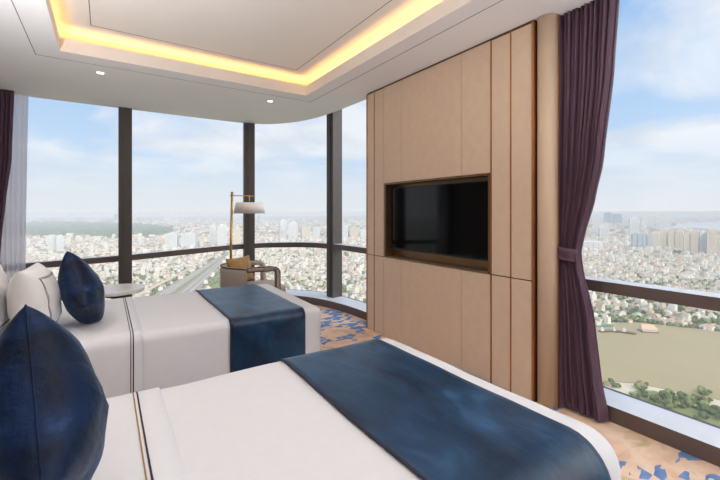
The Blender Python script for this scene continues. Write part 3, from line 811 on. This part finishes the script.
flat('woodland_ground', FOR, GZ+.5, M['forest_floor'], 'hazy green woodland beyond the left windows', 'woodland', True)
BANK = G([(300,410),(430,392),(540,381),(602,382),(635,384),(660,389),(690,395),(720,401),(800,419),(960,470),(960,560),(300,560)])
flat('riverbank', BANK, GZ+.8, M['sand'], 'sandy near riverbank just above the right sill', 'ground', True)
LAWN = G([(636,391),(655,391.5),(668,396),(690,402),(720,409),(800,430),(800,470),(560,500),(470,440),(520,398),(600,392),(628,397)])
flat('park_lawn', LAWN, GZ+1.2, M['lawn'], 'olive green lawn on the near riverbank', 'lawn', True)
ROAD = G([(120,312),(150,297),(226,252.6),(240,246.5),(245,246.5),(233,252.6),(196,294),(182,312)])
flat('highway', ROAD, GZ+1.0, M['road'], 'wide grey highway running diagonally below the middle left window', 'highway', False)
ea, eb = (ROAD[1], ROAD[2]), (ROAD[6], ROAD[5])
def lane(t0, t1, m, name):
    bm = bmesh.new(); v = [ea[0].lerp(eb[0], t0), ea[1].lerp(eb[1], t0), ea[1].lerp(eb[1], t1), ea[0].lerp(eb[0], t1)]
    box_ = [bm.verts.new((p.x, p.y, z)) for z in (GZ+1.0, GZ+1.25) for p in v]
    for q in ((3,2,1,0),(4,5,6,7),(0,1,5,4),(1,2,6,5),(2,3,7,6),(3,0,4,7)): bm.faces.new([box_[i] for i in q])
    bmesh.ops.recalc_face_normals(bm, faces=bm.faces); return link(name, bm, m, HWY)
HWY = bpy.data.objects['highway']
lane(.40, .50, M['lawn'], 'median'); lane(.15, .18, M['sand'], 'lane_marking'); lane(.27, .30, M['sand'], 'lane_marking'); lane(.62, .65, M['sand'], 'lane_marking'); lane(.80, .83, M['sand'], 'lane_marking')
VIA = G([(98,316),(136,297.5),(221,252.8),(236,246),(237.4,246),(223.5,252.8),(142,297.5),(106,316)])
vd = flat('viaduct', VIA, GZ+9, M['viaduct'], 'pale elevated railway viaduct running left of the highway', 'viaduct', False)
for k in range(24):
    y = 300-47*(k/23)**.8; u = 139+(222-139)*(300-y)/47
    p = ground(u+.4, y); bm = bmesh.new(); box(bm, p.x-1.5, p.x+1.5, p.y-1.5, p.y+1.5, GZ, GZ+8.2); link('pier', bm, M['viaduct'], vd)
GRN = G([(202,291),(225,262),(232,258),(240,262),(232,280),(226,292)])
flat('roadside_green', GRN, GZ+.7, M['lawn'], 'green verge to the right of the highway', 'ground', True)

def inside(p, poly):
    c = False; j = len(poly)-1
    for i in range(len(poly)):
        a, b = poly[i], poly[j]
        if (a.y > p.y) != (b.y > p.y) and p.x < (b.x-a.x)*(p.y-a.y)/(b.y-a.y)+a.x: c = not c
        j = i
    return c
BLOCK = [RIV, RIV2, RIV3, FOR, BANK, ROAD, VIA, GRN]
def blocked(p): return any(inside(p, b) for b in BLOCK)

class PM:                        # plain vertex / face lists for the countless small things
    def __init__(s): s.v = []; s.f = []; s.m = []
    def add(s, vs, fs, ms):
        n = len(s.v); s.v += vs; s.f += [tuple(n+i for i in f) for f in fs]; s.m += ms
    def mesh(s, name, mats):
        me = bpy.data.meshes.new(name); me.from_pydata(s.v, [], s.f)
        for m in mats: me.materials.append(m)
        me.polygons.foreach_set('material_index', s.m); me.update(); return me
    def build(s, name, mats):
        o = bpy.data.objects.new(name, s.mesh(name, mats)); C.objects.link(o); return o
def house(w, d, h, style, wi, ri):
    """a small house about the origin: walls, then flat roof with parapet and stair head, or a gable roof"""
    X, Y = w/2, d/2
    vs = [(-X,-Y,0),(X,-Y,0),(X,Y,0),(-X,Y,0),(-X,-Y,h),(X,-Y,h),(X,Y,h),(-X,Y,h)]
    fs = [(0,1,5,4),(1,2,6,5),(2,3,7,6),(3,0,4,7)]; ms = [wi]*4; r = NW+ri
    if style == 0:
        g = w*.32; e = .5
        vs += [(-X-e,-Y-e,h),(X+e,-Y-e,h),(X+e,Y+e,h),(-X-e,Y+e,h),(0,-Y-e,h+g),(0,Y+e,h+g)]
        fs += [(8,9,12),(10,11,13),(9,10,13,12),(11,8,12,13),(8,11,10,9)]; ms += [wi,wi,r,r,wi]
    else:
        a, b, t = X*.5, Y*.5, 2.6
        vs += [(-X*.9,-b,h),(a*.1,-b,h),(a*.1,b,h),(-X*.9,b,h),(-X*.9,-b,h+t),(a*.1,-b,h+t),(a*.1,b,h+t),(-X*.9,b,h+t)]
        fs += [(4,5,6,7),(8,9,13,12),(9,10,14,13),(10,11,15,14),(11,8,12,15),(12,13,14,15)]; ms += [r]+[wi]*4+[r]
    return vs, fs, ms
def put(vs, x, y, z, rz, k=1):
    c, s = math.cos(rz), math.sin(rz)
    return [(x+k*(a*c-b*s), y+k*(a*s+b*c), z+k*h) for a, b, h in vs]
def ico(sub):
    bm = bmesh.new(); bmesh.ops.create_icosphere(bm, subdivisions=sub, radius=1)
    r = ([tuple(v.co) for v in bm.verts], [tuple(v.index for v in f.verts) for f in bm.faces]); bm.free(); return r
I1, I2 = ico(1), ico(2)
rnd = random.Random(21)
WINS = [(27,119),(132,241),(253,328),(341,364),(588,722)]
def seen(p):
    d = p.x*FX+p.y*FY
    if d < 100: return False
    u = 360+F*(p.x*FY-p.y*FX)/d; y = HZ+(EYE-GZ)*F/d
    if not any(a < u < b for a, b in WINS): return False
    if u < 370 and y > 296: return False
    return y < 430
cand_h, cand_t = [], []
def sow(u0, u1, d0, d1, s, keep, tree):
    d = d0
    while d < d1:
        l0, l1 = d*(u0-360)/F, d*(u1-360)/F; l = l0
        while l < l1:
            dd = d+rnd.uniform(-.32,.32)*s; ll = l+rnd.uniform(-.32,.32)*s
            p = Vector((dd*FX+ll*FY, dd*FY-ll*FX, GZ)); l += s
            q = rnd.random()
            if blocked(p): continue
            g = noise.noise(p*.0022)+.5*noise.noise(p*.006)
            if q < keep-.5*max(0, g-.15): cand_h.append((dd, p, s))
            elif q < keep+tree+.5*max(0, g): cand_t.append((dd, p, s))
        d += s
sow(-170, 470, 980, 1400, 15, .50, .47); sow(-170, 470, 1400, 2100, 19, .54, .38); sow(-170, 470, 2100, 3600, 31, .62, .24); sow(-170, 470, 3600, 9500, 85, .6, .2)
sow(470, 900, 780, 1400, 14.5, .44, .52); sow(470, 900, 1400, 2100, 19, .52, .42); sow(470, 900, 2100, 3600, 31, .58, .28); sow(470, 900, 3600, 9500, 85, .5, .3)
cand_h.sort(key=lambda c: c[0]); cand_t.sort(key=lambda c: c[0])
HK = [('white walls and a terracotta gable roof',0,0,0),('white walls and a pale flat roof',1,0,1),('cream walls and a terracotta gable roof',0,1,0),('cream walls and a grey flat roof',1,1,2),
      ('grey walls and a brown gable roof',0,2,3),('rose walls and a pale flat roof',1,3,1),('white walls and a grey gable roof',0,0,2),('cream walls and a teal flat roof',1,1,4)]
protos = []
for desc, st, wi, ri in HK:
    pm = PM(); vs, fs, ms = house(9, 13, 9 if st else 6.5, st, wi, ri); pm.add(vs, fs, ms)
    protos.append((desc, pm.mesh('house', HW+HR)))
pm = PM(); nh = 0; Hs = None
first = {}
for d, p, s in cand_h:
    k = rnd.choices(range(8), (4,7,5,5,2,2,4,1))[0]; rz = rnd.choice((0,1.57))+.5*noise.noise(p*.0015)+rnd.uniform(-.12,.12)
    hs = rnd.uniform(.8,1.25); tall = rnd.choices((1,1.5,2.4),(8,3,1))[0]
    if nh < 300 and seen(p):
        side = 'across the river' if p.x > .9*p.y else 'below the left windows'
        if (k, side) not in first: o = first[(k, side)] = bpy.data.objects.new('house', protos[k][1])
        else: o = first[(k, side)].copy()
        C.objects.link(o); o.location = p; o.rotation_euler = (0, 0, rz); o.scale = (hs, hs, hs*tall)
        lab = 'tiny house with '+protos[k][0]+' '+side
        tag(o, lab, 'house', 'houses with '+protos[k][0]+' '+side); nh += 1
    else:
        desc, st, wi, ri = HK[k]; kk = s/15.*.98
        w, dp_, h = 9*kk*hs, 13*kk*rnd.uniform(.7,1.2), (9 if st else 6.5)*tall*min(kk, 1.8)*rnd.uniform(.8,1.2)
        vs, fs, ms = house(w, dp_, h, st, wi, ri); pm.add(put(vs, p.x, p.y, p.z, rz), fs, ms)
o = pm.build('city_houses', HW+HR); o['kind'] = 'stuff'; tag(o, 'countless small pale houses spreading to the horizon behind the nearer ones', 'houses')
# trees
def tree_mesh(seed, m):
    bm = bmesh.new(); r = random.Random(seed)
    cyl(bm, (0,0), .5, .3, 0, 4, 7, 1)
    for k in range(6):
        c = Vector((r.uniform(-2.3,2.3), r.uniform(-2.3,2.3), r.uniform(4.2,7.4))) if k else Vector((0,0,6)); q = r.uniform(2,3.1)
        v0 = len(bm.verts); t = bmesh.ops.create_icosphere(bm, subdivisions=2, radius=q)
        for v in t['verts']:
            v.co = v.co*(1+.25*noise.noise(v.co*.9+Vector((seed,k,0))))*Vector((1,1,.85)).length/1.62+c
    me = bpy.data.meshes.new('tree'); bm.to_mesh(me); bm.free(); me.materials.append(m); me.materials.append(M['trunk']); return me
TK = [('dark green', tree_mesh(1, M['leaf1'])), ('mid green', tree_mesh(2, M['leaf2'])), ('light olive', tree_mesh(3, M['leaf3'])), ('deep green broad', tree_mesh(4, M['leaf1']))]
nt_ = 0; ft = {}
def put_tree(p, k, sc, lab, grp):
    global nt_
    if (k, grp) not in ft: o = ft[(k, grp)] = bpy.data.objects.new('tree', TK[k][1])
    else: o = ft[(k, grp)].copy()
    C.objects.link(o); o.location = p; o.rotation_euler = (0,0,rnd.uniform(0,6)); o.scale = (sc,sc,sc*rnd.uniform(.8,1.15)); tag(o, lab, 'tree', grp); nt_ += 1
for u0, u1, y0, y1, n_ in ((630,648,388,399,9),(664,686,394,412,16),(682,712,393,409,22),(694,722,408,424,18),(607,620,385,392,5),(600,606,384,388,2),(648,664,398,412,5)):
    for i in range(n_):
        p = ground(rnd.uniform(u0,u1), rnd.uniform(y0,y1)); k = rnd.choices(range(4),(4,3,2,2))[0]
        put_tree(p, k, rnd.uniform(.6,1.15), TK[k][0]+' tree in the riverbank park above the right sill', TK[k][0]+' trees in the riverbank park')
pm = PM()
def blob(p, r, k, h):
    vs = [(x*r*(1+.3*rnd.uniform(-1,1))+p.x, y*r*(1+.3*rnd.uniform(-1,1))+p.y, p.z+h+z*r*.8*(1+.25*rnd.uniform(-1,1))) for x, y, z in I1[0]]
    pm.add(vs, I1[1], [k]*len(I1[1]))
for d, p, s in cand_t:
    k = rnd.choices(range(4),(4,3,2,2))[0]
    if nt_ < 300 and seen(p):
        side = 'across the river' if p.x > .9*p.y else 'below the left windows'
        put_tree(p, k, rnd.uniform(.8,1.5), TK[k][0]+' tree among the small houses '+side, TK[k][0]+' trees among houses '+side)
    else:
        for q in range(2 if s < 20 else 1):
            blob(p+Vector((rnd.uniform(-.4,.4)*s, rnd.uniform(-.4,.4)*s, 0)), (4.5 if s < 20 else s*.34)*rnd.uniform(.7,1.2), min(k, 2), 4)
# green fringe on the far bank, woodland
for i in range(420):
    t = rnd.random(); y = 322.5 if False else 0
    u = rnd.uniform(590, 800); yb = 322.8+max(0, u-640)*.11-rnd.uniform(.3, 4.2); blob(ground(u, yb), rnd.uniform(3.5,7), rnd.randrange(3), 3)
for i in range(2600):
    u, y = rnd.uniform(-35,172), rnd.uniform(222.3,237.6); p = ground(u, y)
    if inside(p, FOR): blob(p, rnd.uniform(22,48)*(.6+.4*(238-y)/16), rnd.choice((0,0,1)), 8)
for i in range(160):
    u, y = rnd.uniform(200,240), rnd.uniform(258,291); p = ground(u, y)
    if inside(p, GRN): blob(p, rnd.uniform(3,6), rnd.choice((1,2)), 3)
o = pm.build('city_trees', [M['leaf1'], M['leaf2'], M['leaf3']]); o['kind'] = 'stuff'; tag(o, 'countless green tree crowns between the houses and in the far woodland', 'trees')

# high-rise towers
def facade(name, wall, win, f=3.4, w=4.2, k=.55):
    m, nt, b = newmat(name); L = nt.links.new; N = nt.nodes.new; b.inputs['Roughness'].default_value = .7
    tc = N('ShaderNodeTexCoord'); br = N('ShaderNodeTexBrick'); br.offset = 0
    br.inputs['Color1'].default_value = win; br.inputs['Color2'].default_value = tuple(c*.8 for c in win[:3])+(1,); br.inputs['Mortar'].default_value = wall
    br.inputs['Scale'].default_value = 1; br.inputs['Brick Width'].default_value = w; br.inputs['Row Height'].default_value = f; br.inputs['Mortar Size'].default_value = f*k*.5; br.inputs['Mortar Smooth'].default_value = .1
    sp = N('ShaderNodeSeparateXYZ'); L(tc.outputs['Object'], sp.inputs[0]); ad = N('ShaderNodeMath'); L(sp.outputs[0], ad.inputs[0]); L(sp.outputs[1], ad.inputs[1])
    cb = N('ShaderNodeCombineXYZ'); L(ad.outputs[0], cb.inputs[0]); L(sp.outputs[2], cb.inputs[1]); L(cb.outputs[0], br.inputs['Vector']); L(br.outputs['Color'], b.inputs['Base Color']); return m
FM = {'white': facade('tower_white', hexc(238,236,230), hexc(170,176,180)), 'cream': facade('tower_cream', hexc(236,222,198), hexc(176,164,150)),
      'grey': facade('tower_grey', hexc(176,182,184), hexc(128,140,148)), 'teal': facade('tower_teal', hexc(140,162,166), hexc(96,124,134), k=.3), 'blue': facade('tower_blue', hexc(206,212,214), hexc(116,132,144), w=7)}
def tower(u0, u1, yt, yb, kind, label, group=None, turn=None):
    b = ground((u0+u1)/2, yb); d = b.x*FX+b.y*FY; w = (u1-u0)*d/F; h = (yb-yt)*d/F
    r = random.Random(int(u0*10)+int(yt*7)); dp_ = w*r.uniform(.7,1.0)
    toCam = math.atan2(-b.y, -b.x)+math.pi/2+(turn if turn is not None else r.uniform(-.25,.25))
    T_ = empty('high_rise_tower', b, toCam); tag(T_, label, 'tower', group)
    bm = bmesh.new(); nb = 4; pts = []      # plan with recessed bays
    X, Y, q = w*.46, dp_*.5, w*.05
    for sgn in (1, -1):
        xs = [-X+2*X*i/nb for i in range(nb+1)]
        row = []
        for i in range(nb):
            a, c = xs[i], xs[i+1]; e = (c-a)*.18
            row += [(a+e*.5, -Y), (c-e*.5, -Y)]+([(c-e*.5, -Y+q), (c+e*.5, -Y+q)] if i < nb-1 else [])
        pts += row if sgn == 1 else [(-x, -y) for x, y in row]
    def prism(pts, z0, z1, k=1):
        lo = [bm.verts.new((x*k, y*k, z0)) for x, y in pts]; hi = [bm.verts.new((x*k, y*k, z1)) for x, y in pts]
        for i in range(len(pts)):
            j = (i+1)%len(pts); bm.faces.new((lo[i], lo[j], hi[j], hi[i]))
        bm.faces.new(lo[::-1]); bm.faces.new(hi)
    prism(pts, 0, h*.94); bmesh.ops.recalc_face_normals(bm, faces=bm.faces); link('shaft', bm, FM[kind], T_)
    bm = bmesh.new(); box(bm, -w*.26, w*.3, -dp_*.3, dp_*.3, h*.94, h); box(bm, -w*.1, w*.12, -dp_*.2, dp_*.2, h, h*1.02); link('roof_plant', bm, FM[kind], T_)
    bm = bmesh.new(); box(bm, -w*.55, w*.55, -dp_*.62, dp_*.62, 0, min(12, h*.12)); link('podium', bm, FM[kind], T_)
    return T_
TW = [(48.4,54.8,235,253,'white','left one of two tall white twin towers above the white pillow'),(56.3,62.8,235,253,'white','right one of two tall white twin towers above the white pillow'),
 (166,178,233,249,'white','squat white tower just right of the left thick mullion, first of its pair'),(182,197,232.5,248.5,'white','wide white tower second of the pair right of the left mullion'),
 (209.5,216.5,225,247,'white','slim white tower standing left of the brass lamp pole'),(217.5,227,224.5,248,'white','wider pale tower directly behind the brass lamp pole'),(233,241,227,247,'cream','cream tower between the lamp pole and the mullion behind the shade'),
 (279.3,286.5,219.5,240,'white','tallest and leftmost white tower in the curved corner window'),(288,298,222,241,'white','broad white tower second from left in the curved corner window'),(300.5,310.5,227,241,'cream','cream tower third from left in the curved corner window'),(313,320,227,241,'white','narrow pale tower fourth from left in the curved corner window'),
 (341.5,349,226,240,'white','white tower just right of the mullion beside the panelled wall'),(350,358,226.5,240,'cream','cream tower midway between mullion and panelled wall'),(359.5,366,229,240,'white','pale tower touching the edge of the panelled wall'),
 (593,599,213,233,'white','slim pale tower closest to the purple curtain in the right window'),(604.5,612,212.6,224,'teal','left one of two hazy blue-grey glass towers on the right horizon'),(612.8,621,214,224,'teal','right one of two hazy blue-grey glass towers on the right horizon'),
 (629.5,638,217,240,'white','slender white tower rising behind the grey banded block in the right window'),(599,608.5,227,239,'white','low white block right of the purple curtain, on green ground'),(583,601,241,250,'white','long low white apartment block beside the curtain above the right rail'),
 (632.5,649,233.5,250,'blue','grey and white banded tower in front, left of the cream row'),(650,659,232,249,'cream','first cream tower from the left in the cream row, right window'),(660,667.5,229,249,'cream','second cream tower from the left in the cream row, right window'),(668,675.5,230.5,249.5,'cream','third cream tower from the left in the cream row, right window'),(676,683,230,250,'cream','fourth cream tower, rightmost of the cream row, right window'),
 (684,690.5,233,254,'cream','first tower from the left in the front right cluster'),(691.5,698.5,230,254.5,'cream','second tower from the left in the front right cluster'),(699.5,706.5,231,255,'white','third tower from the left in the front right cluster'),(707.5,715.5,229,256,'cream','tallest tower, fourth in the front right cluster'),(716.5,726,237,256,'cream','last tower of the front right cluster, at the photo edge'),
 (648,654.5,215,229,'white','left hazy white tower behind the cream row'),(656.5,663,217,230,'white','middle hazy white tower behind the cream row'),(664.5,670.5,215,230,'white','right hazy white tower behind the cream row'),
 (641,646,216,230,'white','small hazy white tower right of the slender white tower')]
for t in TW: tower(*t)
r2 = random.Random(5)
for i in range(70):              # skyline at the edge of sight
    lft = i < 46; u = r2.uniform(20, 365) if lft else r2.uniform(588, 725)
    yb = r2.uniform(219.2, 224 if lft else 222.5); w = r2.uniform(1.6, 4.2); side = 'left windows' if lft else 'right window'
    tower(u, u+w, yb-r2.uniform(3.0, 8.5 if r2.random() < .25 else 5), yb, r2.choice(('white','white','grey')), 'small hazy pale tower of the far skyline in the '+side, 'hazy skyline towers in the '+side)

# craft on the river
def hull(bm, l, w, h):
    pts = [(-l/2,-w*.42),(-l*.3,-w/2),(l*.3,-w/2),(l/2,0),(l*.3,w/2),(-l*.3,w/2),(-l/2,w*.42)]
    lo = [bm.verts.new((x*.94, y*.8, 0)) for x, y in pts]; hi = [bm.verts.new((x, y, h)) for x, y in pts]
    for i in range(7): bm.faces.new((lo[i], lo[(i+1)%7], hi[(i+1)%7], hi[i]))
    bm.faces.new(lo[::-1]); bm.faces.new(hi)
BM_ = {'g': cmat('barge_green', hexc(120,158,140), .1, .3), 'b': cmat('barge_brown', hexc(120,98,82), .15, .3), 'w': cmat('cabin_white', hexc(226,222,214), .05, .3), 'r': cmat('float_roof', hexc(214,186,156), .08, .3), 'k': cmat('cargo_dark', hexc(150,132,110), .2, .3)}
def boat(u, y, l, w, hm, label, turn=0):
    p = ground(u, y, GZ+.6); a = math.atan2(-FX, FY)+turn
    o = empty('barge', p, a); tag(o, label, 'boat', None)
    bm = bmesh.new(); hull(bm, l, w, 2.6); link('hull', bm, BM_[hm], o)
    bm = bmesh.new(); box(bm, -l*.42, -l*.2, -w*.34, w*.34, 2.6, 7.0); box(bm, -l*.38, -l*.26, -w*.22, w*.22, 7.0, 9.4); link('cabin', bm, BM_['w'], o)
    bm = bmesh.new(); box(bm, -l*.14, l*.34, -w*.36, w*.36, 2.6, 4.4, bev=.5); link('cargo', bm, BM_['k' if hm == 'b' else 'g'], o)
boat(604, 326.2, 42, 10, 'g', 'long green barge moored nearest the far bank by the curtain')
boat(606, 331.8, 30, 8, 'b', 'brown barge in front of the green one, closest to the curtain', .1)
boat(617, 332.2, 18, 7, 'b', 'short brown boat between the two larger brown barges', -.2)
boat(629, 333.5, 26, 9, 'b', 'brown barge with white cabin beside the floating house', -.6)
fh = empty('floating_house', ground(648, 331.5, GZ+.6), math.atan2(-FX, FY)-.18); tag(fh, 'floating house with big tan roof moored on the river', 'floating house')
bm = bmesh.new(); box(bm, -15, 15, -9, 9, 0, 1.6); link('pontoon', bm, BM_['b'], fh)
bm = bmesh.new(); box(bm, -13, 13, -7.5, 7.5, 1.6, 6); link('wall', bm, BM_['w'], fh)
bm = bmesh.new(); q = [bm.verts.new(c) for c in ((-15,-9.5,6),(15,-9.5,6),(15,9.5,6),(-15,9.5,6),(-12,4,14),(12,4,14))]
for f in ((0,1,5,4),(2,3,4,5),(1,2,5),(3,0,4),(3,2,1,0)): bm.faces.new([q[i] for i in f])
link('roof', bm, BM_['r'], fh)
for u, y, s_, lab in ((608,387.5,1.0,'small brown-roofed pavilion on the riverbank, beside the curtain'),(641.5,387.5,1.25,'larger brown-roofed pavilion on the riverbank, above the park trees')):
    o = empty('pavilion', ground(u, y), .3); o.scale = (s_,)*3; tag(o, lab, 'pavilion')
    bm = bmesh.new(); box(bm, -4, 4, -3.5, 3.5, 0, 4.2); link('wall', bm, BM_['w'], o)
    bm = bmesh.new(); q = [bm.verts.new(c) for c in ((-5.5,-5,4.2),(5.5,-5,4.2),(5.5,5,4.2),(-5.5,5,4.2),(-1.5,0,8),(1.5,0,8))]
    for f in ((0,1,5,4),(2,3,4,5),(1,2,5),(3,0,4),(3,2,1,0)): bm.faces.new([q[i] for i in f])
    link('roof', bm, HR[3], o)

# haze lying over the plain
bm = bmesh.new(); box(bm, -13000, 19000, -13000, 19000, GZ-5, -3)
HZM = bpy.data.materials.new('city_haze'); HZM.use_nodes = True; t_ = HZM.node_tree; t_.nodes.clear()
ou = t_.nodes.new('ShaderNodeOutputMaterial'); vs_ = t_.nodes.new('ShaderNodeVolumeScatter'); vs_.inputs['Color'].default_value = (.86, .93, 1, 1)
vs_.inputs['Density'].default_value = HAZE; vs_.inputs['Anisotropy'].default_value = -.2; t_.links.new(vs_.outputs[0], ou.inputs['Volume'])
hz = link('city_haze', bm, HZM); hz['kind'] = 'stuff'; tag(hz, 'pale haze over the city plain, thicker towards the horizon', 'haze')


# ------------------------------------------------------------------ sun and sky
EL, AZ = D2(43), Vector((-.55, -.84, 0)).normalized()
sd = Vector((AZ.x*math.cos(EL), AZ.y*math.cos(EL), math.sin(EL)))
ld = bpy.data.lights.new('sun', 'SUN'); ld.energy = 2.25; ld.angle = D2(1.5); ld.color = (1, .97, .92)
so = bpy.data.objects.new('sun', ld); so.rotation_euler = (-sd).to_track_quat('-Z', 'Y').to_euler(); so.location = sd*50; C.objects.link(so)
Wd = bpy.data.worlds.new('sky'); SC.world = Wd; Wd.use_nodes = True
nt = Wd.node_tree; N = nt.nodes.new; L_ = nt.links.new; bg = nt.nodes['Background']
tc = N('ShaderNodeTexCoord'); sx = N('ShaderNodeSeparateXYZ'); L_(tc.outputs['Generated'], sx.inputs[0])
def math_(op, a, b=None):
    m = N('ShaderNodeMath'); m.operation = op
    for k, v in enumerate((a, b)):
        if v is None: continue
        if isinstance(v, (int, float)): m.inputs[k].default_value = v
        else: L_(v, m.inputs[k])
    return m.outputs[0]
r = N('ShaderNodeValToRGB'); el = r.color_ramp.elements
pts = [(0, hexc(234,238,242)), (.05, hexc(226,235,243)), (.12, hexc(202,225,249)), (.30, hexc(172,208,248)), (.6, hexc(120,172,232))]
while len(el) < len(pts): el.new(.5)
for e, (p, c) in zip(el, pts): e.position = p; e.color = c
zc = math_('MAXIMUM', sx.outputs['Z'], 0); L_(zc, r.inputs['Fac'])
den = math_('ADD', zc, .22)
cv = N('ShaderNodeCombineXYZ'); L_(math_('DIVIDE', sx.outputs['X'], den), cv.inputs[0]); L_(math_('DIVIDE', sx.outputs['Y'], den), cv.inputs[1])
cv.inputs[2].default_value = 3.7
cn = N('ShaderNodeTexNoise'); cn.inputs['Scale'].default_value = 1.25; cn.inputs['Detail'].default_value = 7; cn.inputs['Roughness'].default_value = .52; cn.inputs['Distortion'].default_value = .5
L_(cv.outputs[0], cn.inputs['Vector'])
cr = N('ShaderNodeValToRGB'); cr.color_ramp.elements[0].position = .38; cr.color_ramp.elements[1].position = .56
cr.color_ramp.elements[0].color = (0,0,0,1); cr.color_ramp.elements[1].color = (1,1,1,1); L_(cn.outputs['Fac'], cr.inputs['Fac'])
cn2 = N('ShaderNodeTexNoise'); cn2.inputs['Scale'].default_value = 2.4; cn2.inputs['Detail'].default_value = 5; L_(cv.outputs[0], cn2.inputs['Vector'])
cc = N('ShaderNodeValToRGB'); cc.color_ramp.elements[0].position = .35; cc.color_ramp.elements[1].position = .6
cc.color_ramp.elements[0].color = hexc(226,232,241); cc.color_ramp.elements[1].color = hexc(248,250,253); L_(cn2.outputs['Fac'], cc.inputs['Fac'])
mx = N('ShaderNodeMixRGB'); hf = N('ShaderNodeMapRange'); hf.inputs['From Min'].default_value = .02; hf.inputs['From Max'].default_value = .16; hf.inputs['To Max'].default_value = .9; L_(zc, hf.inputs['Value'])
L_(math_('MULTIPLY', cr.outputs[0], hf.outputs[0]), mx.inputs[0]); L_(r.outputs[0], mx.inputs[1]); L_(cc.outputs[0], mx.inputs[2])
# bright sky patch added out of view, away from the sun, to light the room
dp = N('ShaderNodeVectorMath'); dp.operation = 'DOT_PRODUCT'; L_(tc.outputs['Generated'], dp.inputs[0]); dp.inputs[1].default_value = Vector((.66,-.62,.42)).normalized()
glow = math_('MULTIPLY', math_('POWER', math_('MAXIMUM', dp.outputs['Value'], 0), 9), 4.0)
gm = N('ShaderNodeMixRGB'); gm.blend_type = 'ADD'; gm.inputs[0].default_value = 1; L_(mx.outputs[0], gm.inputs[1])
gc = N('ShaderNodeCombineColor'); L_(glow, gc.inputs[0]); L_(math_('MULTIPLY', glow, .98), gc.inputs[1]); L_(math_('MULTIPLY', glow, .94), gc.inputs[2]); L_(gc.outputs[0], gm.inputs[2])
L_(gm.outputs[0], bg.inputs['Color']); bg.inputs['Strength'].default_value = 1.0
